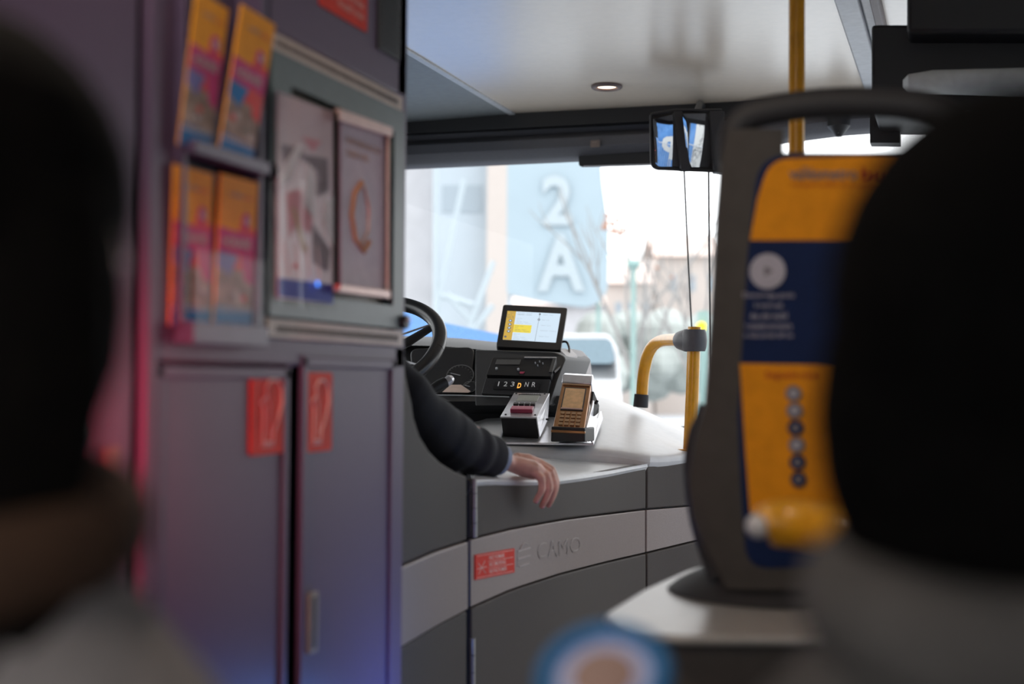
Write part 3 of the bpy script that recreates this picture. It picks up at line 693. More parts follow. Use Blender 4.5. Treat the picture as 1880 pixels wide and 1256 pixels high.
# ledge on top of the gate
mb = MB(); top = []; n = 14
for i in range(n+1):
    px = 866+(1187-866)*i/n; p = GP(px, lam(G_t, px), .004); top.append(p)
inner = [P(880, 838, 3.80), P(1000, 838, 3.84), P(1100, 838, 3.84), P(1150, 843, 3.82), P(1186, 851, 3.80)]
inn = []
for i in range(n+1):
    s_ = i/n*(len(inner)-1); k = min(int(s_), len(inner)-2); inn.append(inner[k].lerp(inner[k+1], s_-k))
rows = []
for a_, b_ in zip(top, inn):
    b_ = b_.copy(); b_.z = a_.z+.004; ctr = a_.lerp(b_, .5); ctr.z -= .006
    rows.append([a_+Vector((0, 0, -.005)), a_+Vector((-.002, 0, -.001)), a_.lerp(b_, .06)+Vector((0, 0, .002)), ctr, b_, b_+Vector((0, 0, -.03)), a_+Vector((-.02, 0, -.04))])
mb.rings(rows, 'counter'); mb.build('top_ledge', t)
# red sticker, logo, letters on the band
def gmap(mb, x0, x1, y0, y1, y2, y3):
    """quad in pixels on the gate: tl (x0,y0) tr (x1,y1) bl (x0,y2) br (x1,y3)"""
    def f(u, v, off): return GP(x0+(x1-x0)*u, (y0+(y1-y0)*u)*(1-v)+(y2+(y3-y2)*u)*v, off)
    return f
def gbox(mb, f, u0, v0, u1, v1, w0, w1, m):
    n = 4; o_ = [f(u0+(u1-u0)*i/n, v0, w1) for i in range(n+1)]; o2 = [f(u0+(u1-u0)*i/n, v1, w1) for i in range(n+1)]
    mb.rings([[a_, b_, b_+Vector((w0-w1, 0, 0)), a_+Vector((w0-w1, 0, 0))] for a_, b_ in zip(o_, o2)], m)
def gtext(mb, f, s_, u0, v0, u1, v1, w, m, bold=0):
    vs, fs = text_geo(s_, bold); mb.add([f(u0+(u1-u0)*x, v1+(v0-v1)*y, w) for x, y in vs], fs, m)
f = gmap(mb, 872, 944, 1019, 1007, 1065, 1051); mb = MB()
gbox(mb, f, 0, 0, 1, 1, -.003, .001, 'red')
for v in (.05, .34, .62, .92): gbox(mb, f, (.33 if v in (.34, .62) else .04), v, .96, v+.02, .001, .0013, 'redw')
for k, s_ in enumerate(('NO FUMAR', 'NO SMOKING', 'NE PAS FUMER')): gtext(mb, f, s_, .35, .12+.28*k, .74+.03*k, .29+.28*k, .0014, 'redw', .02)
for (a_, b_) in (((.08, .8), (.24, .3)), ((.07, .35), (.26, .8)), ((.05, .58), (.28, .55))):
    mb.tube([f(a_[0], a_[1], .001), f(b_[0], b_[1], .001)], .0009, 'redw', 6)
o = mb.build('sticker', t); o['label'] = 'red no smoking sticker with white lettering in three lines'
f = gmap(mb, 951, 976, 1001, 995, 1045, 1038); mb = MB()
pts = [f(.2, .18, -.001), f(.35, .03, -.001), f(.55, 0, -.001), f(.75, .08, -.001)]; mb.tube(pts, .0012, 'emboss', 6)
for v in (.28, .6, .92): mb.tube([f(.02 if v < .9 else .15, v, -.0018), f(.95 if v < .9 else .85, v-.03, -.0018)], .0016, 'emboss', 6)
mb.tube([f(.0, .2, -.0018), f(.0, .9, -.0018)], .0007, 'emboss', 6)
mb.build('embossed_logo', t)
f = gmap(mb, 988, 1068, 998, 985, 1027, 1012); mb = MB()
vs, fs = text_geo('CAMO', -.012); gtext(mb, f, 'CAMO', 0, 0, 1, 1, -.0012, 'emboss')
gtext(mb, f, 'CAMO', .008, .05, 1.008, 1.05, -.0008, 'band')
mb.build('embossed_letters', t)
# right panel
t = thing('curved_panel', GS(3.85, 0), 'grey curved panel with silver band right of the driver gate', 'panel')
mb = MB(); gpatch(mb, cols(1189, 1336, C_t, B_t, 8), 'gate', 0, .03); gpatch(mb, cols(1189, 1336, sh_(B_b, 2), BOT, 8), 'gate', 0, .03); mb.build('front_panel', t, bevel=.003)
mb = MB(); gpatch(mb, cols(1189, 1336, sh_(B_t, 3), sh_(B_b, -1), 8), 'band', -.002, .02); mb.build('silver_band', t, bevel=.002)
# seam and hinges
mb = MB(); mb.tube([GP(860.5, 870, -.012), GP(860, 1000, -.012), GP(858, 1200, -.012), GP(856, 1500, -.012)], .008, 'seam', 8)
tag(mb.build('door_seal'), 'black rubber seal in the gap beside the gate hinges', 'seal')
for k, (a_, b_, lb) in enumerate(((880, 988, 'upper steel barrel hinge on the left edge of the driver gate'), (1172, 1300, 'lower steel barrel hinge on the driver gate near the bottom edge'))):
    xx = 867.5-3.5*k; n = 4; mb = MB()
    for i in range(n):
        ya = a_+(b_-a_)*i/n; yb_ = a_+(b_-a_)*(i+.94)/n; mb.tube([GP(xx, ya, .004), GP(xx, yb_, .004)], .0052, 'hinge', 14)
    mb.tube([GP(xx, a_, .004), GP(xx, b_, .004)], .003, 'gap', 8)
    tag(mb.build('hinge'), lb, 'hinge', 'hinges of the driver gate')

# ================================================================ COUNTER TOP
front = [(850, 838, 3.72), (930, 838, 3.74), (1000, 838, 3.76), (1090, 839, 3.78), (1140, 843, 3.78), (1170, 850, 3.775), (1189, 853, 0), (1225, 852, 0), (1262, 847, 0), (1336, 838, 0)]
back = [(850, 742, 4.5), (930, 733, 4.56), (1000, 722, 4.62), (1070, 716, 4.68), (1100, 718, 4.68), (1137, 726, 4.68), (1180, 744, 4.66), (1228, 766, 4.62), (1256, 779, 4.58), (1330, 810, 4.5)]
rows = []
for fr_, bk_ in zip(front, back):
    a_ = P(*fr_) if fr_[2] else GP(fr_[0], fr_[1], .004); b_ = P(*bk_); dn = Vector((-.03, .02, 0)) if not fr_[2] else Vector((0, .03, 0))
    top0 = a_+(b_-a_).normalized()*.03+Vector((0, 0, .022)); t0_ = a_+Vector((0, 0, .006))
    mid1 = a_.lerp(b_, .33)+Vector((0, 0, .012)); mid2 = a_.lerp(b_, .66)+Vector((0, 0, .010))
    rows.append([a_+dn*.6+Vector((0, 0, -.03)), a_+dn*.2+Vector((0, 0, -.012)), t0_, a_+(b_-a_).normalized()*.012+Vector((0, 0, .017)), top0, mid1, mid2, b_, b_+Vector((0, .02, -.05)), b_+Vector((0, .02, -.3)), a_+dn*3+Vector((0, 0, -.3))])
# orientation: rings per column
mb = MB(); mb.rings(rows, 'counter'); counter = tag(mb.build('worktop', sub=1), 'smooth white moulded counter top beside the driver carrying the card reader', 'counter')

# ================================================================ RAIL ON THE COUNTER
t = thing('yellow_handrail', P(1268, 830, 4.0), 'yellow bent tube handrail with grey clamp standing on the white counter', 'handrail')
pts = [P(1178, 738, 4.42), P(1180, 700, 4.42), P(1184, 672, 4.42), P(1190, 650, 4.40), P(1200, 634, 4.37), P(1214, 626, 4.32), P(1232, 624, 4.22), P(1252, 624, 4.1)]
def smoothpts(pts, n=4):
    out = []
    for i in range(len(pts)-1):
        p0 = pts[max(i-1, 0)]; p1 = pts[i]; p2 = pts[i+1]; p3 = pts[min(i+2, len(pts)-1)]
        for k in range(n):
            u = k/n; out.append(.5*((2*p1)+(-p0+p2)*u+(2*p0-5*p1+4*p2-p3)*u*u+(-p0+3*p1-3*p2+p3)*u**3))
    return out+[pts[-1]]
mb = MB(); mb.tube(smoothpts(pts), .0185, 'yellow', 24); mb.disc(P(1193, 650, 4.382), CAM-P(1193, 650, 4.382), .0035, .002, 'black', 12); mb.build('bent_tube', t)
mb = MB(); mb.tube([P(1176, 748, 4.42), P(1178, 724, 4.42)], [.0235, .0225], 'softblack', 24); mb.build('end_cap', t, bevel=.002)
mb = MB(); mb.tube([P(1266, 830, 4.0), P(1271, 720, 4.0), P(1275, 600, 4.0)], .0185, 'yellow', 24); mb.build('post', t)
c = P(1268, 828, 4.0); mb = MB(); mb.disc(c, (0, 0, 1), .046, .006, 'yellow', 32); mb.build('flange', t, bevel=.002)
c = P(1273, 625, 4.0); X = (P(1274, 625, 4.0)-P(1254, 625, 4.08)).normalized()
mb = MB(); mb.tube([P(1275, 645, 4.0), P(1275, 638, 4.0), P(1275, 625, 4.0), P(1275, 612, 4.0), P(1275, 605, 4.0)], [.030, .034, .036, .034, .030], 'clamp', 24)
mb.tube([P(1243, 625, 4.08), P(1250, 625, 4.07), P(1262, 625, 4.03), P(1275, 625, 4.0)], [.020, .027, .033, .035], 'clamp', 24)
mb.disc(P(1246, 624, 4.03), CAM-P(1246, 624, 4.03), .003, .004, 'black', 10); mb.disc(P(1253, 625, 4.03), CAM-P(1253, 625, 4.03), .003, .006, 'black', 10); mb.build('clamp', t)

# ================================================================ DASHBOARD
t = thing('dashboard', P(800, 760, 4.3), 'black driver dashboard with instrument cluster below the windscreen', 'dashboard')
mb = MB()
xsd = [560, 640, 745, 800, 850, 900, 960, 1040]
rows = []
for px in xsd:
    tb = lam([(560, 620), (745, 617), (825, 619), (911, 628), (1040, 640)], px)
    rows.append([P(px, tb, 4.95), P(px, tb+.5, 4.75), P(px, tb+9, 4.5), P(px, tb+17, 4.42), P(px, tb+20, 4.5), P(px, 700, 4.46), P(px, 722, 4.36), P(px, 727, 4.12), P(px, 737, 4.10), P(px, 760, 4.2), P(px, 860, 4.3), P(px, 860, 4.95)])
mb.rings(rows, 'dash'); mb.build('dash_body', t)
# cluster surround and panel
q = Quad(P(752, 640, 4.34), P(872, 636, 4.32), P(760, 722, 4.22), P(864, 722, 4.20)); mb = MB()
mb.slab(fillet([q.p(0, 0, .0), q.p(1, 0, .0), q.p(1, 1, .0), q.p(0, 1, .0)], .03), -q.n*.03, 'black'); cl = mb.build('instrument_panel', t, bevel=.004)
for (u, v, r_) in ((.80, .64, .042), (.98, .88, .022)):
    mb = MB(); q.circ(mb, u, v, r_, .0, .003, 'black', 32); q.circ(mb, u, v, r_, .003, .004, 'gauge', 40, ri=r_*.95)
    for k in range(17):
        a_ = R(130+k*17.5); q2 = q.p(u, v, .0042); X = (q.b-q.a).normalized(); Y = (q.c-q.a).normalized(); dv = X*math.cos(a_)+Y*math.sin(a_)
        mb.tube([q2+dv*r_*.78, q2+dv*r_*.90], .0008, 'gauge', 4)
    a_ = R(200); dv = X*math.cos(a_)+Y*math.sin(a_); mb.tube([q2, q2+dv*r_*.7], .001, 'rail', 4)
    mb.build('gauge', t)
mb = MB(); mb.tube([P(752, 725, 4.095), P(850, 726, 4.085), P(935, 729, 4.075)], .0016, 'rail', 8); mb.build('edge_strip', t)
# rags/papers on the ledge
mb = MB(); mb.slab([P(812, 720, 4.12), P(824, 709, 4.16), P(842, 709, 4.16), P(860, 721, 4.12)], (0, .02, .004), 'vent'); tag(mb.build('crumpled_cloth'), 'small crumpled beige cloth on the dashboard ledge under the gauges', 'cloth')
# console block
con = thing('dash_console', P(960, 735, 4.2), 'dark centre console with radio and gear buttons below the tablet', 'console')
mb = MB()
fp = [P(872, 642, 4.32), P(1020, 646, 4.20), P(1040, 656, 4.19), P(1022, 700, 4.10), P(1008, 745, 4.06), P(872, 745, 4.08)]
mb.slab(fillet(fp, [.01, .02, .02, 0, 0, 0]), (0, .30, -.0), 'dash'); mb.build('console_body', con, bevel=.004)
mb = MB(); mb.slab(fillet([P(1028, 642, 4.26), P(1050, 646, 4.36), P(1066, 662, 4.42), P(1069, 690, 4.42), P(1060, 745, 4.36), P(1010, 745, 4.10), P(1024, 700, 4.14), P(1042, 656, 4.22)], .012), (.0, .12, .006), 'dashl'); mb.build('side_cover', con, bevel=.012)
rq = Quad(P(905, 658, 4.17), P(1022, 659, 4.14), P(893, 690, 4.12), P(1012, 693, 4.09))
mb = MB(); rq.box(mb, 0, 0, 1, 1, -.02, .004, 'black', .004); rq.box(mb, .08, .13, .46, .42, .004, .006, 'lcd'); rad = mb.build('radio', con, bevel=.0015)
mb = MB(); rq.box(mb, .5, 0, 1, .05, .004, .008, 'silver'); rq.box(mb, .95, .0, 1, .8, .004, .007, 'lcd'); mb.build('bezel', rad)
for (u, v) in ((.13, .68), (.47, .7), (.70, .33), (.76, .25), (.82, .35), (.75, .47)):
    mb = MB(); rq.circ(mb, u, v, .0035 if u < .5 else .0018, .004, .010, 'rail', 12); mb.build('button', rad)
mb = MB(); rq.poly(mb, [(.50, .80), (.58, .80), (.56, .90), (.51, .90)], .004, .006, 'pinkbar'); mb.build('button', rad)
sq = Quad(P(892, 695, 4.115), P(1011, 697, 4.085), P(884, 724, 4.10), P(1004, 728, 4.07))
mb = MB(); sq.box(mb, 0, 0, 1, 1, -.02, .003, 'softblack', .003); gs = mb.build('gear_selector', con, bevel=.0015)
mb = MB(); sq.box(mb, .16, .24, .86, .70, .003, .006, 'black', .002); mb.build('button_row', gs)
for k, s_ in enumerate('123DNR'):
    u = .20+k*.108; mb = MB(); sq.text(mb, s_, u+(.02 if s_ == '1' else 0), .22+(.06 if s_ == 'D' else 0), u+(.035 if s_ == '1' else .055), .50+(.10 if s_ == 'D' else 0), .0068, 'amber' if s_ == 'D' else 'ledw', .03 if s_ == 'D' else 0); mb.build('gear_symbol', gs)

# tablet on the dash
tab = thing('tablet_display', P(972, 640, 4.3), 'black tablet showing a yellow and white timetable screen on the dashboard', 'tablet')
tq = Quad(P(924, 559, 4.46), P(1042, 565, 4.44), P(911, 636, 4.34), P(1029, 643, 4.32))
mb = MB(); tq.box(mb, 0, 0, 1, 1, -.02, 0, 'black', .009); mb.build('casing', tab, bevel=.0015)
sc_ = Quad(tq.p(.083, .155), tq.p(.91, .155), tq.p(.083, .835), tq.p(.91, .835))
mb = MB(); w0, w1 = -.0005, .0006
sc_.box(mb, 0, 0, 1, 1, w0, w1, 'scrw'); sc_.box(mb, 0, 0, .165, 1, w0, w1+.0003, 'scrg'); sc_.box(mb, .165, .46, .50, .73, w0, w1+.0003, 'scry')
W2 = w1+.0007
for v, (a_, b_) in zip((.04, .11, .17, .22), ((.06, .13), (.01, .09), (.0, .13), (.02, .14))): sc_.text(mb, 'bus 5', a_, v, b_, v+.04, W2, 'scrd')
for k, v in enumerate((.34, .47, .59, .71)):
    sc_.circ(mb, .085, v, .0055, w1, W2, 'scrd', 16); sc_.circ(mb, .085, v, .0028, W2, W2+.0003, 'scrw', 12)
sc_.circ(mb, .04, .9, .004, w1, W2, 'scrd', 12)
def words(mb, u, v, w, h, m='scrm'): sc_.text(mb, 'Sabadell - Centre', u, v, u+w, v+h, W2, m)
for v in (.03, .09): words(mb, .20, v, .27, .03, 'scrd' if v > .05 else 'scrm')
for v in (.23, .29, .35, .40): words(mb, .20, v, (.10, .07, .22, .28)[int(round((v-.23)/.058)) % 4], .028)
for v in (.50, .56, .62, .67): words(mb, .19, v, (.16, .06, .22, .28)[int(round((v-.5)/.058)) % 4], .028, 'scrd')
for v in (.77, .82, .88, .94): words(mb, .19, v, (.12, .06, .22, .27)[int(round((v-.77)/.056)) % 4], .028)
sc_.line(mb, [(.615, .03), (.605, 1)], .0005, W2, 'scrd', 4); sc_.circ(mb, .615, .06, .003, w1, W2+.0004, 'scrd', 12); sc_.circ(mb, .613, .25, .004, w1, W2+.0004, 'scrd', 16, ri=.0025)
for v, w in ((.06, .2), (.24, .14), (.43, .18), (.61, .3), (.81, .18)): words(mb, .67, v, w, .03)
mb.build('screen', tab)
mb = MB(); mb.tube([P(965, 650, 4.40), P(968, 625, 4.42)], .02, 'black'); mb.build('stand', tab)
mb = MB(); mb.tube(smoothpts([P(1030, 628, 4.36), P(1040, 628, 4.36), P(1045, 640, 4.33), P(1043, 655, 4.28), P(1032, 670, 4.18), P(1017, 684, 4.11)]), .0035, 'black', 10)
tag(mb.build('cable'), 'black cable looping from the tablet down to the radio', 'cable')

# steering wheel
WC = P(664, 640, 3.72); wn = (Vector((.02, -math.sin(R(38)), math.cos(R(38))))).normalized()
st = thing('steering_wheel', WC, 'large black steering wheel partly hidden behind the cabinet', 'steering wheel')
RW = .228
MB().torus(WC, wn, RW-.019, .0195, 'rim', seg=72).build('rim', st)
X = Vector((1, 0, 0)); X = (X-wn*X.dot(wn)).normalized(); Y = wn.cross(X)
for a_ in (-20, 200, 35, 145):
    dv = X*math.cos(R(a_))+Y*math.sin(R(a_)); dz = -wn*.03
    mb = MB(); mb.tube([WC+dz+dv*.05, WC+dz+dv*.12, WC+dz*.3+dv*(RW-.03)], [.026, .018, .013], 'rim', 12, flat=.5, ref=wn)
    mb.tube([WC+dv*.07, WC+dv*.12, WC+dv*(RW-.04)], .0025, 'silver', 6); mb.build('spoke', st)
mb = MB(); mb.tube([WC-wn*.06, WC-wn*.03, WC-wn*.012], [.055, .075, .06], 'rim', 28); mb.build('hub', st)
mb = MB(); mb.tube([WC-wn*.06, WC-wn*.3+Vector((0, .0, 0)), WC-wn*.52], [.045, .06, .07], 'dash', 20); mb.build('column', st)
tag(MB().tube([P(752, 735, 3.78), P(785, 720, 3.80), P(806, 708, 3.82), P(818, 702, 3.83)], [.010, .012, .016, .015], 'black', 14).build('wiper_stalk'), 'thick black control stalk beside the right rim of the steering wheel', 'lever')
tag(MB().tube([P(818, 703, 3.83), P(826, 697, 3.835), P(829, 695, 3.84)], [.013, .0135, .010], 'silver', 14).build('ignition_knob'), 'shiny metal knob at the end of the control stalk', 'knob')

# ================================================================ TICKET MACHINE, CARD TERMINAL, TRAY
def Pd(x, y, d): return P(x, y, d+.06)
d0 = 3.74
tr = [Pd(917, 812, 3.72), Pd(1090, 814, 3.72), Pd(1107, 768, 4.05), Pd(935, 764, 4.05)]
tt_ = thing('metal_tray', tr[0], 'thin bent metal mounting tray on the counter under the two payment machines', 'tray')
mb = MB(); mb.slab(tr, (0, 0, -.006), 'silver'); mb.build('base_plate', tt_, bevel=.001)
mb = MB(); mb.slab([tr[1], tr[2], tr[2]+Vector((-.005, 0, .02)), tr[1]+Vector((-.005, 0, .004))], (-.003, 0, 0), 'silver'); mb.build('side_lip', tt_); mb = MB(); mb.slab([tr[0], tr[3], tr[3]+Vector((0, 0, .035)), tr[0]+Vector((0, 0, .004))], (.003, 0, 0), 'silver'); mb.build('side_lip', tt_)
tk = thing('ticket_machine', Pd(960, 800, 3.8), 'silver topped ticket machine with small display and red button left of terminal', 'ticket machine')
fq = Quad(Pd(944, 721, 3.98), Pd(1009, 722, 3.96), Pd(918, 765, 3.76), Pd(986, 766, 3.74))
mb = MB(); bot = [Pd(925, 800, 3.78), Pd(988, 803, 3.76)]
body = [fq.p(0.02, 1, -.004), fq.p(.98, 1, -.004), fq.p(.98, 0, -.004), fq.p(0.02, 0, -.004)]
lo4 = [Pd(924, 803, 3.79), Pd(989, 806, 3.77), Pd(1004, 776, 3.97), Pd(945, 772, 3.99)]
mb.rings([body, lo4], 'black'); mb.build('body', tk, bevel=.003)
sd = [fq.p(1.0, 1, -.003), fq.p(1.0, 0, -.003), Pd(1006, 770, 3.965), Pd(991, 803, 3.755)]
mb = MB(); mb.slab(sd, (-.003, 0, 0), 'silver'); mb.disc(Pd(1003, 770, 3.88), (1, -.3, 0), .003, .01, 'black', 10); mb.build('side_plate', tk)
mb = MB(); fq.box(mb, 0, 0, 1, 1, -.004, 0, 'silver', .002); fp_ = mb.build('face_plate', tk, bevel=.0008)
mb = MB(); fq.box(mb, .19, .10, .77, .37, 0, .0012, 'lcdp'); fq.box(mb, .17, .09, .79, .11, 0, .002, 'black'); mb.build('display', tk)
for k in range(4): mb = MB(); fq.box(mb, .19+.155*k, .50, .32+.155*k, .565, 0, .006, 'black', .001); mb.build('button', tk)
mb = MB(); fq.box(mb, .22, .72, .82, .86, 0, .012, 'pinkbar', .003); o = mb.build('wide_button', tk, bevel=.002); o['label'] = 'long red button'
for u, v in ((.08, .05), (.88, .05), (.12, .92), (.92, .92)): mb = MB(); fq.circ(mb, u, v, .0028, 0, .002, 'black', 12); mb.build('screw', tk)
mb = MB(); fq.text(mb, 'TICKETS 1 2 3', .22, .03, .75, .075, .0006, 'black'); mb.build('lettering', fp_)
# card terminal
ct = thing('card_terminal', Pd(1045, 812, 3.72), 'bronze card payment terminal with screen and keypad standing in its cradle', 'card terminal')
cqd = Quad(Pd(1033, 700, 3.86), Pd(1085, 703, 3.84), Pd(1014, 790, 3.66), Pd(1071, 793, 3.64))
mb = MB(); cqd.box(mb, -.01, -.04, 1.01, 1, -.032, 0, 'copper', .006); mb.build('shell', ct, bevel=.004)
mb = MB()
for (w_, h_) in (): pass
hd = [cqd.p(-.03, .05, .004), cqd.p(-.02, -.07, .012), cqd.p(.0, -.17, .002), cqd.p(.02, -.23, -.026), cqd.p(.03, .0, -.05)]
hd2 = [cqd.p(1.04, .05, .004), cqd.p(1.04, -.07, .012), cqd.p(1.04, -.17, .002), cqd.p(1.04, -.23, -.026), cqd.p(1.03, .0, -.05)]
mb.rings([hd, hd2], 'silver'); mb.build('printer_cover', ct, bevel=.004)
mb = MB(); cqd.box(mb, .05, .07, .97, .09, 0, .004, 'copper_k'); cqd.box(mb, .12, .13, .88, .60, 0, .0015, 'softblack'); mb.build('screen_bezel', ct)
mb = MB(); cqd.box(mb, .16, .15, .84, .56, .0015, .0022, 'copper_l'); cqd.box(mb, .14, .565, .86, .585, .0015, .004, 'rosegold'); mb.build('screen', ct)
for i in range(4):
    for j in range(4):
        u = .16+.185*j; v = .64+.072*i; mb = MB(); cqd.box(mb, u, v, u+.135, v+.045, 0, .0035, 'copper_k', .0015); mb.build('key', ct)
mb = MB()
fb = [Pd(1012, 783, 3.66), Pd(1074, 786, 3.64), Pd(1074, 812, 3.64), Pd(1011, 811, 3.66)]
mb.slab(fb, (0, .10, .0), 'black'); mb.slab([Pd(1011, 789, 3.655), Pd(1074, 792, 3.635), Pd(1074, 797, 3.635), Pd(1011, 794, 3.655)], (0, .01, 0), 'copper'); mb.build('cradle', ct, bevel=.003)
mb = MB(); mb.slab([Pd(1076, 790, 3.66), Pd(1090, 735, 3.82), Pd(1100, 748, 3.86), Pd(1092, 780, 3.8), Pd(1078, 812, 3.66)], (-.004, 0, 0), 'silver'); mb.build('side_bracket', ct)
mb = MB(); mb.slab(fillet([Pd(1090, 718, 3.85), Pd(1100, 745, 3.84), Pd(1099, 758, 3.80), Pd(1091, 765, 3.78), Pd(1088, 735, 3.82)], .004), (-.008, .0, 0), 'black'); mb.tube([Pd(1093, 742, 3.79), Pd(1097, 735, 3.79)], .004, 'black'); mb.build('side_clip', ct, bevel=.001)

# ================================================================ POSTER PANEL, SHELF, GRIP
YP = 1.92
def pp(px, py, o=0): return PY(px, py, YP)+Vector((0, -o, 0))
SZ = .905
sh = thing('shelf_box', PZ(1450, 1100, SZ), 'grey box with pale top carrying the poster panel, lower right', 'shelf')
top = [PZ(1105, 1128, SZ), PZ(1180, 1082, SZ), PZ(1262, 1045, SZ), PZ(1345, 1022, SZ), PZ(1760, 1022, SZ), PZ(1900, 1172, SZ), PZ(1240, 1168, SZ), PZ(1150, 1158, SZ)]
mb = MB(); mb.slab(fillet(top, .02), (0, 0, -.012), 'shelf'); mb.build('top_surface', sh, bevel=.006)
ctr = sum(top, Vector())/8
mb = MB(); tb = [p+(ctr-p)*.06 for p in top]; mb.slab([Vector((p.x, p.y, SZ-.012)) for p in tb], (0, 0, -(SZ-.012)), 'shelf_f'); mb.build('front_body', sh, bevel=.004)
pn = thing('poster_panel', pp(1480, 1090), 'dark upright panel with loop handle showing a yellow and navy bus poster', 'panel')
outl = [(1336, 236), (1322, 300), (1314, 400), (1308, 520), (1301, 640), (1293, 740), (1276, 800), (1262, 880), (1270, 950), (1292, 1010), (1318, 1060), (1330, 1085), (1700, 1085), (1735, 1040), (1760, 900), (1775, 700), (1785, 500), (1790, 330), (1775, 280), (1400, 280), (1400, 236)]
mb = MB()
o1 = [pp(x, y) for x, y in outl]; cxm = pp(1540, 660)
def inset(pts, dx, o): return [pp(x+(dx if x < 1450 else -dx if x > 1600 else 0), y+(.0 if 300 < y < 1000 else (8 if y < 300 else -8)), o) for x, y in pts]
outer = [pp(x, y, 0) for x, y in outl]; m1 = inset(outl, 8, .022); m2 = inset(outl, 44, .034)
mb.rings([[p+Vector((0, .03, 0)) for p in outer], outer, m1, m2], 'shell'); mb.build('panel_shell', pn, bevel=.0)
mb = MB()
lp = [(1345, 300), (1345, 262), (1352, 235), (1372, 215), (1410, 203), (1480, 192), (1560, 187), (1640, 189), (1710, 198), (1755, 220), (1772, 255), (1770, 300)]
mb.tube(smoothpts([pp(x, y, .0) for x, y in lp]), .020, 'softblack', 16, flat=.75, ref=(0, -1, 0)); mb.build('loop_handle', pn)
mb = MB(); mb.tube(smoothpts([pp(1296, 745, -.01), pp(1290, 765, -.01), pp(1284, 780, -.01), pp(1276, 800, -.01), pp(1268, 860, -.01), pp(1280, 960, -.01), pp(1312, 1060, -.01)]), [.012]*25, 'softblack', 14); mb.build('edge_trim', pn)
mb = MB(); c = PZ(1440, 1085, SZ+.002); mb.tube([c, c+Vector((0, 0, .012)), c+Vector((0, 0, .03)), c+Vector((0, 0, .07))], [.165, .15, .115, .09], 'softblack', 40); mb.build('foot', pn)
# poster
mb = MB()
def ppoly(pts, r_, o0, o1_, m): 
    mb.slab(fillet([pp(x, y, o1_) for x, y in pts], r_), (0, o1_-o0, 0), m)
W_ = .036
ppoly([(1400, 292), (1740, 284), (1760, 420), (1745, 760), (1715, 1030), (1378, 1038), (1368, 900), (1362, 760), (1380, 470)], [.04, .05, 0, 0, .03, .03, 0, 0, 0], .0, W_, 'navy')
ppoly([(1420, 300), (1716, 290), (1735, 330), (1730, 446), (1384, 446), (1398, 370)], [.045, .03, .0, .0, 0, .0], .0, W_+.001, 'yellow2')
ppoly([(1366, 668), (1690, 674), (1690, 940), (1384, 936), (1374, 800)], 0, .0, W_+.001, 'yellow2')
tq2 = Quad(pp(1455, 312), pp(1640, 312), pp(1455, 338)); tq2.n = Vector((0, -1, 0))
tq2.text(mb, 'vallèsmetro', 0, .1, .66, .95, W_+.003, 'poster_g', .015); tq2.text(mb, 'bus', .70, .1, 1, .95, W_+.003, 'poster_r', .02)
tq2.text(mb, 'transport public de la comarca', .02, 1.15, .9, 1.5, W_+.003, 'poster_r')
c = pp(1416, 502, W_+.002); mb.disc(c, (0, -1, 0), .0235, .001, 'poster_w', 32); mb.add([c+Vector((.008*math.cos(a)-.00, -.0018, .008*math.sin(a))) for a in (0, 2.1, 4.2)], [(0, 1, 2)], 'poster_g')
for k, (s_, w_) in enumerate((('Descarrega gratis', 92), ('la nostra app', 50), ('des del mobil', 66), ('i consulta els horaris', 84), ('a cada parada del bus', 88))):
    y = 540+k*18; z = Quad(pp(1418-w_/2, y), pp(1418+w_/2, y), pp(1418-w_/2, y+12)); z.n = Vector((0, -1, 0)); z.text(mb, s_, 0, 0, 1, 1, W_+.002, 'poster_w')
z = Quad(pp(1412, 682), pp(1505, 682), pp(1412, 698)); z.n = Vector((0, -1, 0)); z.text(mb, 'Segueix-nos', 0, 0, 1, 1, W_+.003, 'poster_r', .01)
for k in range(6):
    c = pp(1463+k*1.8, 722+k*31, W_+.003); mb.disc(c, (0, -1, 0), .0105, .001, 'poster_g' if k in (0, 1, 3) else 'navy', 20); mb.disc(c, (0, -1, 0), .005, .002, 'poster_w' if k in (0, 1, 3) else 'poster_g', 12)
mb.build('poster', pn)
g = thing('seat_grip', P(1460, 970, 1.5), 'out of focus rounded yellow grip with pale end in front of poster', 'grip')
mb = MB(); mb.tube(smoothpts([P(1398, 968, 1.5), P(1412, 962, 1.5), P(1450, 962, 1.5), P(1500, 968, 1.48), P(1560, 985, 1.44), P(1700, 1060, 1.4)]), [.016+.010*math.sin(min(i, 8)/8*math.pi/2) for i in range(21)], 'yellow', 20); mb.build('yellow_grip', g)
mb = MB(); mb.ball(P(1392, 966, 1.49), .013, 'white'); mb.build('end_cap', g)
mb = MB(); mb.tube(smoothpts([P(1700, 1060, 1.4), P(1760, 1200, 1.38), P(1770, 1500, 1.38)]), .014, 'softblack', 14); mb.build('bracket', g)
# paper cup near the camera
ax = (Vector((0, -.62, .78))).normalized(); cc_ = P(1108, 1242, .86)
cp = thing('paper_cup', cc_-ax*.09, 'out of focus round blue and white cup at the bottom edge', 'cup')
mb = MB(); cu_ = [cc_-ax*.09, cc_]
mb.tube([cc_-ax*.09, cc_-ax*.012], [.028, .036], 'cupw', 36); mb.build('cup_body', cp)
mb = MB(); mb.tube([cc_-ax*.012, cc_-ax*.0], [.037, .038], 'cupw', 36); mb.torus(cc_, ax, .036, .0065, 'cupb'); o = mb.build('rim', cp); o['label'] = 'deep blue rim'
mb = MB(); mb.disc(cc_+ax*.0005, ax, .020, .001, 'cupn', 30); mb.disc(cc_, ax, .031, .0006, 'cupw', 30); mb.build('drink', cp)

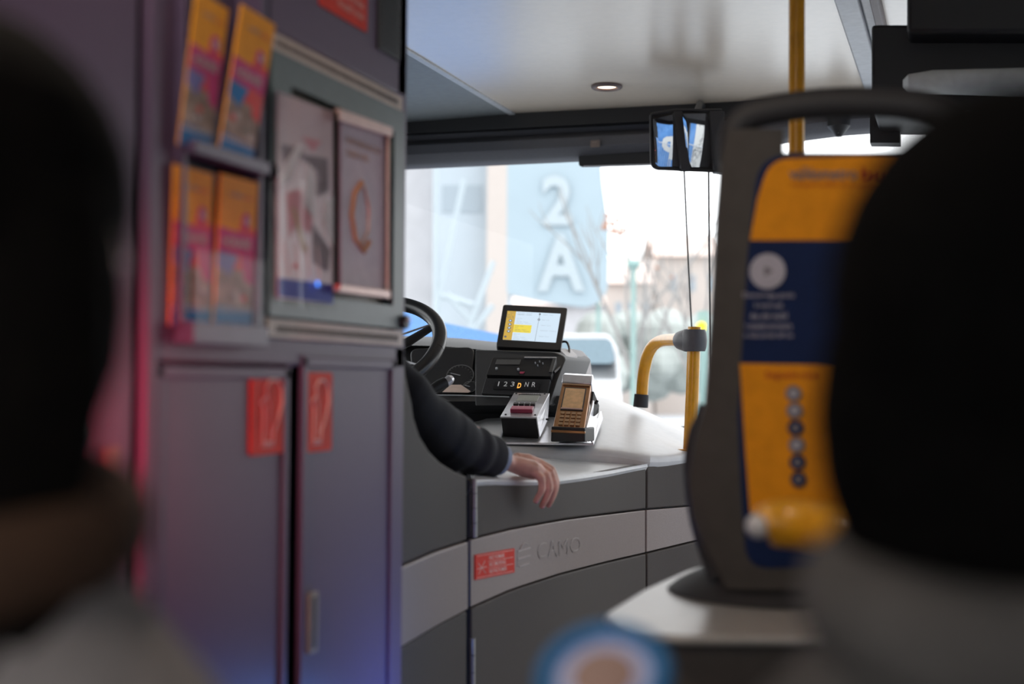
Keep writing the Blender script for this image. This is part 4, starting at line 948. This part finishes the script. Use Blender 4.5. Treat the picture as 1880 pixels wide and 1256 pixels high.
# ================================================================ PEOPLE
def head(mb, c, yaw, m, k=1.0):
    """head centred at c facing +Y turned by yaw"""
    Rz = Matrix.Rotation(yaw, 3, 'Z'); q = lambda x, y, z: c+Rz @ (Vector((x, y, z))*k)
    mb.ball(q(0, -.012, .025), (.077*k, .095*k, .092*k), m, Rz); mb.ball(q(0, .022, -.045), (.058*k, .062*k, .070*k), m, Rz)
    mb.ball(q(0, .060, -.088), (.022*k, .02*k, .018*k), m, Rz)
    mb.tube([q(0, .075, .012), q(0, .098, -.022), q(0, .092, -.032)], [.009*k, .014*k, .008*k], m, 10)
    for s in (-1, 1):
        mb.ball(q(s*.080, -.005, -.005), (.010*k, .020*k, .032*k), m, Rz); mb.ball(q(s*.034, .070, .012), (.016*k, .01*k, .010*k), m, Rz)
    mb.ball(q(0, .080, -.058), (.024*k, .008*k, .009*k), m, Rz)
    return q
def face_parts(q, root, k=1.0):
    for s in (-1, 1):
        mb = MB(); mb.ball(q(s*.032, .081, .010), .007*k, 'white'); mb.ball(q(s*.032, .0865, .010), .0035*k, 'black'); mb.build('eye', root)
# ---- driver
dr = thing('person', Vector((-1.40, 2.42, .78)), 'driver in dark navy jacket resting a hand over the grey gate', 'person')
SH = Vector((-1.21, 2.44, 1.40)); EL = P(752, 742, 2.72); WR = P(922, 846, 2.93)
body = MB()
q = head(body, Vector((-1.42, 2.45, 1.70)), R(8), 'skin')
body.tube([(-1.42, 2.42, 1.62), (-1.42, 2.42, 1.52), (-1.42, 2.41, 1.42)], [.052, .056, .07], 'skin', 16)
body.tube([(-1.41, 2.40, .84), (-1.41, 2.40, 1.0), (-1.42, 2.40, 1.25), (-1.42, 2.41, 1.42), (-1.42, 2.42, 1.48)], [.13, .125, .14, .14, .06], 'skin', 20)
body.tube([SH+Vector((-.08, 0, .0)), SH, SH.lerp(EL, .5), EL, EL.lerp(WR, .35), EL.lerp(WR, .8), WR], [.06, .055, .046, .040, .040, .030, .027], 'skin', 16)
SL = Vector((-1.62, 2.44, 1.40)); ELl = Vector((-1.70, 2.62, 1.15)); WRl = Vector((-1.63, 2.95, 1.22)); 
body.tube([SL+Vector((.08, 0, 0)), SL, SL.lerp(ELl, .5), ELl, ELl.lerp(WRl, .5), WRl], [.06, .055, .046, .04, .036, .027], 'skin', 16)
def hand_left(mb):
    mb.tube([WRl, WRl+Vector((.01, .05, .01)), WRl+Vector((.015, .095, .015))], [.024, .036, .034], 'skin', 14, flat=.5)
    for k in range(4):
        b = WRl+Vector((-.018+.018*k, .09, .018)); mb.tube([b, b+Vector((.0, .035, .005)), b+Vector((0, .05, -.02)), b+Vector((0, .035, -.04))], [.0095, .009, .0085, .007], 'skin', 10)
    mb.tube([WRl+Vector((.03, .03, 0)), WRl+Vector((.055, .06, -.005)), WRl+Vector((.055, .09, -.015))], [.012, .0105, .008], 'skin', 10)
hand_left(body)
for s in (-1, 1):
    hp = Vector((-1.41+s*.10, 2.42, .86)); kn = Vector((-1.42+s*.14, 2.84, .90)); an = Vector((-1.42+s*.13, 3.02, .46))
    body.tube([hp, hp.lerp(kn, .5), kn], [.09, .078, .058], 'skin', 14); body.tube([kn, kn.lerp(an, .4), an], [.055, .05, .035], 'skin', 14)
    body.tube([an+Vector((0, -.03, -.03)), an+Vector((0, .06, -.05)), an+Vector((0, .16, -.07))], [.035, .035, .02], 'skin', 12)
# right hand: palm and bent fingers draped over the gate
W0 = P(924, 846, 2.94); 
def HP(px, py, d): return P(px, py, d)
body.tube([WR, HP(932, 849, 2.945), HP(952, 855, 2.96), HP(972, 861, 2.975), HP(985, 866, 2.985)], [.026, .026, .030, .032, .028], 'skin', 18, flat=.62, ref=(0, 0, 1))
body.tube([HP(945, 846, 2.99), HP(968, 850, 3.01), HP(992, 856, 3.03)], [.018, .020, .016], 'skin', 12)
fing = [  # root, pip, dip, tip   nearest finger first
    [(978, 866, 2.955), (993, 878, 2.955), (995, 898, 2.955), (989, 911, 2.958), (983, 920, 2.962)],
    [(984, 860, 2.975), (1003, 874, 2.972), (1008, 898, 2.972), (1002, 916, 2.975), (995, 929, 2.98)],
    [(990, 856, 2.998), (1010, 868, 2.99), (1018, 893, 2.99), (1013, 914, 2.993), (1007, 927, 2.998)],
    [(993, 853, 3.022), (1012, 864, 3.018), (1020, 886, 3.012), (1018, 903, 3.012), (1013, 917, 3.015)]]
for i, f_ in enumerate(fing):
    rr_ = [.0105, .0100, .0092, .0082, .0066] if i else [.0095, .0088, .0080, .0072, .0058]
    body.tube(smoothpts([HP(*p) for p in f_], 3), [rr_[0]+(rr_[-1]-rr_[0])*k/12+(.0012 if k in (3, 6) else 0) for k in range(13)], 'skin', 12)
    body.ball(HP(*f_[-1]), rr_[-1]*1.02, 'skin', seg=12, ri=8)
body.tube([HP(950, 860, 3.01), HP(964, 866, 3.04), HP(976, 872, 3.06), HP(984, 880, 3.065)], [.014, .0125, .011, .008], 'skin', 12)
body.build('body', dr, remesh=.0028, smoothit=3)
for i, f_ in enumerate(fing[:3]):
    a_ = HP(*f_[-1]); b_ = HP(*f_[-2]); ax_ = (a_-b_).normalized(); out_ = (Vector((1, -.25, .1)) - ax_*ax_.dot(Vector((1, -.25, .1)))).normalized()
    mb = MB(); rot = Matrix((ax_, ax_.cross(out_), out_)).transposed(); mb.ball(a_-ax_*.002+out_*.0045, (.0055, .0042, .0018), 'paper_pink', rot, 12, 8); mb.build('fingernail', dr)
face_parts(q, dr)
mb = MB(); mb.ball(q(0, -.022, .045), (.084, .096, .088), 'hair_d'); mb.ball(q(0, -.05, -.01), (.075, .06, .07), 'hair_d'); mb.build('hair', dr, remesh=.006, smoothit=2)
# jacket with folds
mb = MB()
AX = (WR-EL).normalized()
def fold(pts, rad, name, seg=24, n=6, amp=.006, seed=3):
    rnd = random.Random(seed); sp = smoothpts(pts, n); L = len(sp)
    out = []
    rads = []
    for i in range(L):
        u = i/(L-1)*(len(rad)-1); k = min(int(u), len(rad)-2); rads.append(rad[k]+(rad[k+1]-rad[k])*(u-k)+amp*math.sin(i*.8+1.6*math.sin(i*.37))*(.3+.7*rnd.random()))
    return sp, rads
c1_ = P(915, 838, 2.92)
E1 = P(800, 770, 2.775)
sp, rd = fold([SH+Vector((-.06, 0, .02)), SH, SH.lerp(EL, .55)+Vector((0, 0, -.02)), P(745, 748, 2.72), P(798, 790, 2.78), P(848, 818, 2.84), P(885, 833, 2.885), P(905, 840, 2.915)], [.075, .076, .068, .064, .058, .052, .046, .040], 's', amp=.004)
mb.tube(sp, rd, 'jacket', 28)
for (a_, b_, r_) in ((P(765, 712, 2.72), P(800, 748, 2.76), .020), (P(815, 756, 2.79), P(838, 776, 2.81), .018), (P(848, 784, 2.83), P(878, 802, 2.86), .018), (P(805, 836, 2.78), P(850, 853, 2.84), .022), (P(850, 850, 2.86), P(895, 856, 2.89), .014)):
    mb.tube([a_, a_.lerp(b_, .3), a_.lerp(b_, .7), b_], [r_*.5, r_, r_, r_*.5], 'jacket', 12)
mb.tube([SL+Vector((.06, 0, .02)), SL, SL.lerp(ELl, .5), ELl, ELl.lerp(WRl, .5), ELl.lerp(WRl, .85)], [.075, .075, .065, .062, .052, .042], 'jacket', 20)
for i in range(1): pass
def trunk(mb, rows, m):
    rr = []
    for (c_, a_, b_) in rows: rr.append([Vector(c_)+Vector((a_*math.cos(t_), b_*math.sin(t_), 0)) for t_ in [2*math.pi*k/28 for k in range(28)]])
    mb.rings(rr, m)
trunk(mb, [((-1.41, 2.41, .82), .19, .15), ((-1.41, 2.41, 1.0), .185, .15), ((-1.42, 2.41, 1.2), .20, .15), ((-1.42, 2.42, 1.36), .215, .13), ((-1.42, 2.42, 1.46), .14, .10), ((-1.42, 2.42, 1.52), .075, .075)], 'jacket')
mb.build('jacket', dr, remesh=.005, smoothit=2)
# shirt cuff
mb = MB(); d_ = (P(921, 846, 2.93)-P(905, 838, 2.915)).normalized()
ring0 = []
mb.tube([P(903, 838, 2.912), P(914, 843, 2.924), P(921, 846, 2.931)], [.034, .0335, .0315], 'shirt', 24); mb.build('shirt_cuff', dr)
for s in (-1, 1):
    hp = Vector((-1.41+s*.10, 2.42, .87)); kn = Vector((-1.42+s*.14, 2.84, .90)); an = Vector((-1.42+s*.13, 3.02, .48))
    mb = MB(); mb.tube([hp, hp.lerp(kn, .5), kn, kn+(an-kn)*.1, kn.lerp(an, .5), an], [.10, .09, .07, .068, .062, .05], 'trouser', 16); mb.build('trouser_leg', dr, remesh=.008, smoothit=2)
# driver's seat and platform
t = thing('driver_chair', Vector((-1.41, 2.4, .36)), 'dark driver seat on a raised platform behind the cabinet', 'seat')
mb = MB(); mb.slab(fillet([Vector((-1.64, 2.28, .70)), Vector((-1.18, 2.28, .70)), Vector((-1.18, 2.76, .70)), Vector((-1.64, 2.76, .70))], .05), (0, 0, .08), 'softblack'); mb.build('cushion', t, bevel=.02)
mb = MB(); mb.slab(fillet([Vector((-1.62, 2.23, .72)), Vector((-1.20, 2.23, .72)), Vector((-1.24, 2.19, 1.35)), Vector((-1.58, 2.19, 1.35))], .05), (0, -.03, 0), 'softblack'); mb.build('backrest', t, bevel=.01)
mb = MB(); mb.tube([(-1.41, 2.5, .36), (-1.41, 2.5, .70)], .07, 'softblack', 20); mb.build('pedestal', t)
mb = MB(); mb.box((XL+.001, 2.2, .0), (-.99, 4.9, .36), 'wall'); struct(mb, 'trim_5')

# ---- passengers seen from behind
def passenger(c, label, hair, coat, collar, longhair, shw=.21, turn=0, zo=.185, head_scale=1.0):
    c = Vector(c); t = thing('person', (c.x, c.y, .45), label, 'person')
    b = MB(); q = head(b, c, turn, 'skin', head_scale)
    zs = c.z-zo
    b.tube([c+Vector((0, -.015, -.06)), c+Vector((0, -.02, -.14)), c+Vector((0, -.02, -.22))], [.05, .052, .065], 'skin', 16)
    trunk(b, [((c.x, c.y, .47), .16, .11), ((c.x, c.y, .75), .14, .10), ((c.x, c.y-.01, zs-.08), .16, .09), ((c.x, c.y-.01, zs), .09, .06)], 'skin')
    arms = []
    for s in (-1, 1):
        sh_p = c+Vector((s*shw*.85, -.01, -.27)); el = Vector((c.x+s*(shw+.02), c.y+.06, .70)); wr = Vector((c.x+s*.12, c.y+.28, .62)); arms.append((sh_p, el, wr))
        b.tube([sh_p, sh_p.lerp(el, .5), el, el.lerp(wr, .5), wr], [.05, .042, .037, .034, .026], 'skin', 12)
        b.tube([wr, wr+Vector((-s*.02, .05, 0)), wr+Vector((-s*.03, .09, -.005))], [.024, .034, .030], 'skin', 12, flat=.55)
        for k in range(4): f0 = wr+Vector((-s*(.005+.017*k), .085, -.003)); b.tube([f0, f0+Vector((0, .04, -.008)), f0+Vector((0, .06, -.03))], [.009, .0085, .0065], 'skin', 8)
        b.tube([wr+Vector((-s*.03, .02, 0)), wr+Vector((-s*.06, .05, -.005)), wr+Vector((-s*.065, .085, -.01))], [.012, .01, .008], 'skin', 8)
        hp = Vector((c.x+s*.09, c.y+.02, .53)); kn = Vector((c.x+s*.12, c.y+.44, .53)); an = Vector((c.x+s*.12, c.y+.46, .10))
        b.tube([hp, kn], [.085, .06], 'skin', 12); b.tube([kn, an], [.055, .035], 'skin', 12); b.tube([an+Vector((0, -.04, -.05)), an+Vector((0, .14, -.065))], [.035, .03], 'skin', 12)
    b.build('body', t, remesh=.006, smoothit=2); face_parts(q, t)
    m = MB()
    m.ball(q(0, -.022, .035), (.090*head_scale, .104*head_scale, .098*head_scale), hair); m.ball(q(0, -.022, -.02), (.096*head_scale, .082*head_scale, .115*head_scale), hair)
    if longhair:
        for k in range(26):
            a_ = R(200+140*k/25); x_ = .086*math.cos(a_); y_ = .085*math.sin(a_); rnd = random.Random(k)
            m.tube([q(x_, y_-.0, .03), q(x_*1.05, y_*1.05, -.06), q(x_*.9, y_*1.05, -.13), q(x_*1.05+rnd.uniform(-.01, .01), y_*1.2, -.19), q(x_*1.3, y_*1.25, -.235)], [.016, .017, .015, .014, .008], hair, 8)
    m.build('hair', t, remesh=.005, smoothit=1)
    m = MB()
    trunk(m, [((c.x, c.y, .50), .20, .15), ((c.x, c.y, .8), .19, .14), ((c.x, c.y-.01, zs-.10), shw, .12), ((c.x, c.y-.01, zs-.03), shw*.86, .10), ((c.x, c.y-.015, zs+.025), .10, .085), ((c.x, c.y-.015, zs+.05), .072, .075)], coat)
    for (a_, b_, w_) in arms: m.tube([a_, a_.lerp(b_, .5), b_, b_.lerp(w_, .6), b_.lerp(w_, .9)], [.068, .062, .056, .050, .045], coat, 16)
    m.build('coat', t, remesh=.007, smoothit=2)
    m = MB(); m.torus((c.x, c.y-.018, zs+.055), (0, -.2, 1), .075, .028, collar, seg=36); m.build('collar', t)
    m = MB()
    for s in (-1, 1):
        hp = Vector((c.x+s*.09, c.y+.02, .53)); kn = Vector((c.x+s*.12, c.y+.44, .53)); an = Vector((c.x+s*.12, c.y+.46, .12)); m.tube([hp, kn, kn+Vector((0, .01, -.05)), an], [.10, .075, .072, .055], 'trouser', 14)
    m.build('trousers', t, remesh=.009, smoothit=2)
    return t
passenger(P(-55, 490, .72), 'passenger with long dark hair and pale grey coat at left edge', 'hair_d', 'coat_l', 'collar', True, .18, zo=.19, head_scale=.98)
passenger(P(1885, 690, .66), 'passenger with black hair and dark grey coat at right edge', 'hair_b', 'coat_d', 'coat_d', False, .178, zo=.155, head_scale=1.0)

# ================================================================ OUTSIDE
ZG = -.5
mb = MB(); mb.box((-80, -40, ZG-.1), (80, 160, ZG), 'road'); o = mb.build('floor_street'); o.name = 'ground'; o['kind'] = 'structure'
def wbox(mb, px0, px1, py0, py1, d, depth, m, ground=False):
    a_ = P(px0, py0, d); b_ = P(px1, py0, d); zb = ZG if ground else P(px0, py1, d).z
    v_ = Vector((fw.x, fw.y, 0)).normalized()*depth
    return mb.slab([a_, b_, Vector((b_.x, b_.y, zb)), Vector((a_.x, a_.y, zb))], v_, m)
# far facades
bl = thing('building', P(780, 700, 34), 'pale facade with light blue cladding filling the left of the windscreen', 'building')
mb = MB(); wbox(mb, 560, 806, 120, 0, 34, 6, 'o_sky', True); mb.build('wall', bl)
mb = MB(); wbox(mb, 800, 905, 110, 0, 33, 5, 'o_grey', True); mb.build('cladding', bl)
mb = MB(); wbox(mb, 896, 940, 110, 0, 32.4, 4, 'o_peach', True); mb.build('peach_column', bl)
for k in range(3):
    mb = MB(); y_ = 340+k*90; wbox(mb, 812, 885, y_, y_+50, 32.9, .1, 'o_glass'); mb.build('window', bl)
t = thing('banner', P(1020, 560, 26), 'huge pale blue banner with white letters hanging outside the windscreen', 'banner')
mb = MB(); D_ = 26
pts = fillet([P(932, 150, D_), P(1098, 150, D_), P(1106, 330, D_), P(1118, 420, D_), P(1116, 540, D_), P(1085, 566, D_), P(1010, 556, D_), P(930, 540, D_)], [.1, .1, .1, .1, .6, .5, .1, .1])
mb.slab(pts, Vector((fw.x, fw.y, 0))*.25, 'o_blue'); mb.build('fabric', t)
q = Quad(P(975, 310, D_-.05), P(1085, 310, D_-.05), P(975, 540, D_-.05), P(1085, 540, D_-.05)); mb = MB()
q.text(mb, '2', .18, .05, .70, .45, .02, 'o_lett', .03); q.text(mb, 'A', .10, .52, .90, .98, .02, 'o_lett', .03); mb.build('lettering', t)
mb = MB(); pb = P(1100, 290, D_+.2); mb.tube([(pb.x, pb.y, ZG), (pb.x, pb.y, pb.z+3)], .04, 'lamppost', 8); mb.build('pole', t)
mb = MB(); pb = P(938, 290, D_+.2); mb.tube([(pb.x, pb.y, ZG), (pb.x, pb.y, pb.z+3)], .04, 'o_grey', 8); mb.build('pole', t)
# crane-like white struts on the left part
t = thing('scaffold', P(870, 560, 24), 'white diagonal scaffold struts in front of the light blue cladding outside', 'scaffold')
for a_, b_ in (((790, 620), (852, 330)), ((866, 590), (906, 480)), ((866, 590), (820, 540)), ((800, 540), (870, 560)), ((800, 600), (800, 300)), ((860, 620), (905, 560))):
    mb = MB(); mb.tube([P(*a_, 24), P(*b_, 24)], .05, 'o_lett', 8); mb.build('strut', t)
for a_ in ((800, 540), (866, 590)):
    pb = P(*a_, 24); mb = MB(); mb.tube([(pb.x, pb.y, ZG), pb], .05, 'o_lett', 8); mb.build('strut', t)
# distant houses right
for k, (x0, x1, y0, d_, m_, lb) in enumerate(((1112, 1200, 520, 70, 'o_peach', 'low peach coloured house far away behind the lamp post'), (1205, 1330, 470, 75, 'o_peach', 'distant cream house behind the hanging cords'), (930, 1110, 560, 60, 'o_sky', 'pale low house far away behind the tablet'))):
    t = thing('house', P((x0+x1)/2, 690, d_), lb, 'house', None); mb = MB(); wbox(mb, x0, x1, y0, 0, d_, 8, m_, True); mb.build('wall', t)
    mb = MB(); a_ = P(x0-4, y0, d_-.4); b_ = P(x1+4, y0, d_-.4); v_ = Vector((fw.x, fw.y, 0))*9; mid = Vector((0, 0, 1.6))
    mb.rings([[a_, b_], [a_+v_*.5+mid, b_+v_*.5+mid], [a_+v_, b_+v_]], 'vent', cap=False, closed=False); mb.build('roof', t)
    for i in range(3):
        xx = x0+(x1-x0)*(.2+.28*i); mb = MB(); wbox(mb, xx, xx+12, y0+35, y0+65, d_-.05, .05, 'o_glass'); mb.build('window', t)
# lamp post
t = thing('lamp_post', P(1163, 700, 20), 'thin green street lamp post standing in front of the bare tree', 'lamp post')
b_ = P(1163, 700, 20); tp = P(1163, 485, 20); mb = MB(); mb.tube([(b_.x, b_.y, ZG), tp], .035, 'lamppost', 10); mb.build('pole', t); MB().ball(tp, (.10, .10, .07), 'lamppost').build('lamp_head', t)
# bare trees
def tree(px, pytop, d_, seed, label, spread=1.0, crook=.25):
    rnd = random.Random(seed); base = P(px, 700, d_); top = P(px, pytop, d_); H = top.z-ZG
    t = thing('tree', (base.x, base.y, ZG), label, 'tree'); mb = MB(); lf = MB()
    def br(p, dv, L, r_, n):
        pts = [p]; 
        for k in range(4):
            dv = (dv+Vector((rnd.uniform(-1, 1), rnd.uniform(-1, 1), rnd.uniform(-.3, .8)))*crook*.6).normalized(); pts.append(pts[-1]+dv*L/4)
        mb.tube(pts, [r_, r_*.9, r_*.8, r_*.7, r_*.6], 'bark', 6)
        if n == 0:
            if rnd.random() < .06: lf.ball(pts[-1], rnd.uniform(.02, .04), 'leaf', None, 6, 4)
            return
        for k in range(rnd.choice([1, 2])):
            i = rnd.choice([2, 3, 4]); a = Vector((rnd.uniform(-1, 1)*spread, rnd.uniform(-1, 1)*spread, rnd.uniform(.1, 1))).normalized()
            br(pts[i], (dv*.8+a*.8).normalized(), L*rnd.uniform(.6, .8), r_*.58, n-1)
        br(pts[4], dv, L*.75, r_*.6, n-1)
    p0 = Vector((base.x, base.y, ZG)); mb.tube([p0, p0+Vector((0, 0, H*.3)), p0+Vector((.03, 0, H*.36))], [H*.022, H*.018, H*.017], 'bark', 10)
    for k in range(4):
        a = Vector((math.cos(k*1.6+.3)*.55*spread, math.sin(k*1.6)*.3, 1)).normalized(); br(p0+Vector((0, 0, H*(.32+.01*k))), a, H*.25, H*.0095, 3)
    mb.build('branches', t); 
    if lf.v: lf.build('leaves', t, kind='stuff')
tree(1172, 330, 22, 4, 'bare tree with thin branches behind the lamp post outside', 1.1)
tree(1272, 400, 30, 9, 'smaller bare tree outside, next to the edge of the poster panel', 1.0)
mb = MB(); rnd = random.Random(2)
for k in range(40): mb.ball(P(rnd.uniform(1090, 1300), rnd.uniform(600, 690), rnd.uniform(36, 42)), rnd.uniform(.3, .8), 'evergreen', None, 8, 6)
tag(mb.build('shrubbery', smooth=False), 'pale blurred mass of shrubs behind the trees', 'shrubs'); bpy.data.objects['shrubbery']['kind'] = 'stuff'
c = P(1126, 410, 21); mb = MB(); rnd = random.Random(5)
for k in range(22): mb.ball(c+Vector((rnd.uniform(-.12, .14), rnd.uniform(-.2, .2), rnd.uniform(-.14, .10))), rnd.uniform(.02, .045), 'leaf', None, 6, 4)
mb.tube([c, P(1140, 440, 21.5), P(1158, 500, 22)], .012, 'bark', 6)
tag(mb.build('autumn_leaves'), 'small cluster of orange leaves at the banner edge outside', 'leaves')
# white van
v = thing('van', P(1060, 720, 11), 'white van with dark blue grey windows parked outside behind the counter', 'van')
Dv = 11; back_ = Vector((fw.x, fw.y, 0)).normalized()
def vp(px, py, dd=0): return P(px, py, Dv+dd)
mb = MB(); r1 = [vp(905, 612, .3), vp(1118, 612, .3), vp(1136, 640, .1), vp(1140, 690, -.1), vp(1142, 730, -.4), vp(1144, 800, -.4), vp(890, 800, -.4), vp(892, 700, -.2)]
mb.slab(fillet(r1, .05), back_*3.6, 'vanw'); mb.build('van_body', v, bevel=.05)
mb = MB(); mb.slab(fillet([vp(915, 622, .0), vp(1122, 622, .0), vp(1130, 668, -.14), vp(905, 666, -.14)], .06), back_*.3, 'vang'); mb.build('windscreen', v)
mb = MB(); mb.slab([vp(893, 690, -.25), vp(1140, 694, -.25), vp(1143, 735, -.95), vp(890, 735, -.95)], (0, 0, -.25), 'vanw'); mb.build('bonnet', v, bevel=.04)
for x_ in (930, 1110):
    for dd in (0, 2.6): cW = vp(x_, 835, .3+dd); cW.z = ZG+.33; mb = MB(); mb.disc(cW-rt*.1, rt, .33, .2, 'tyre'); mb.build('wheel', v)
# blue sheet and barriers
def barrier(a_, b_, ztop, label, group='crowd control barriers outside'):
    t = thing('crowd_barrier', (a_.x, a_.y, ZG), label, 'barrier', group); mb = MB()
    A = Vector((a_.x, a_.y, 0)); B = Vector((b_.x, b_.y, 0)); zt = Vector((0, 0, ztop)); zb = Vector((0, 0, ZG+.15))
    mb.tube([A+zt, B+zt], .018, 'steel', 10); mb.tube([A+zb, B+zb], .018, 'steel', 10)
    for p in (A, B): mb.tube([p+Vector((0, 0, ZG)), p+zt], .018, 'steel', 10)
    mb.build('frame', t); n = int((B-A).length/.11)
    for k in range(1, n): mb = MB(); p = A.lerp(B, k/n); mb.tube([p+zb, p+zt], .006, 'steel', 6); mb.build('bar', t)
    return t
mb = MB(); pts = [P(752, 566, 8.5), P(812, 592, 8.5), P(918, 614, 8.5), P(925, 1220, 8.5), P(700, 1220, 8.5), P(700, 566, 8.5)]
mb.slab(pts, back_*.04, 'o_sheet'); tag(mb.build('blue_sheet'), 'blue sheet with sloping top edge just outside the windscreen', 'sheet')
# the side street banner that the mirror shows
HX = 5.2
mb = MB(); mb.box((HX, -6.0, ZG), (HX+.05, 6.2, 2.6), 'hoard')
hq = lambda y, z: Vector((HX-.004, y, z))
hb = thing('side_banner', (HX, 1, ZG), 'long blue banner with big white letters along the kerb, seen in the mirror', 'banner'); mb.build('fabric', hb)
def txt(s_, y0, y1_, z0, z1, m, bold=.05, x=-.006, par=None, nm='lettering'):
    vs, fs = text_geo(s_, bold); mb = MB(); mb.add([Vector((HX+x, y0+(y1_-y0)*a, z0+(z1-z0)*b)) for a, b in vs], fs, m); return mb.build(nm, par)
LET = dict(y=2.3, z=1.0)
txt('bp', 2.0, .45, .30, 1.5, 'hoardw', .05, par=hb)
txt('bp', 6.0, 4.4, .55, 1.75, 'hoardw', .05, par=hb); txt('bp', -1.6, -3.2, .55, 1.75, 'hoardw', .05, par=hb)
mb = MB(); mb.box((HX-.03, 2.35, ZG), (HX-.01, 3.25, 2.5), 'hoardw'); gr = mb.build('graffiti_sheet', hb)
rnd = random.Random(8); mb = MB()
for k in range(46):
    y_ = rnd.uniform(2.37, 3.23); z_ = rnd.uniform(.2, 2.3); pts = [Vector((HX-.034, y_, z_))]
    for j in range(4): a = rnd.choice([(0, .12), (.1, 0), (0, -.12), (-.1, 0), (.06, .06)]); pts.append(pts[-1]+Vector((0, a[0], a[1])))
    pts = [Vector((p.x, max(2.36, min(3.24, p.y)), p.z)) for p in pts]; mb.tube([p+Vector((0, .001*i, .001*i)) for i, p in enumerate(pts)], .009, 'hoarddk', 4)
mb.build('scribble', gr)
for k, y_ in enumerate((3.6, 1.35, -.9)):
    barrier(Vector((HX-.5, y_, 0)), Vector((HX-.5, y_+2.15, 0)), .98, ('steel crowd barrier before the kerb banner, end nearest the bus front', 'steel crowd barrier before the kerb banner, seen in the mirror', 'steel crowd barrier before the kerb banner, rearmost one')[k])
# traffic signal lamp by the poster panel edge
t = thing('traffic_signal', P(1292, 640, 14), 'amber traffic signal glowing outside next to the yellow post top', 'traffic light')
b_ = P(1290, 640, 14); mb = MB(); mb.tube([(b_.x, b_.y+.1, ZG), (b_.x, b_.y+.1, P(1290, 570, 14).z)], .05, 'lamppost', 10); mb.build('pole', t)
mb = MB(); wbox(mb, 1283, 1300, 572, 612, 14.05, .15, 'lamppost'); mb.build('signal_head', t)
mb = MB(); mb.disc(P(1287, 600, 14), -back_, .045, .05, 'signal'); mb.build('lens', t)
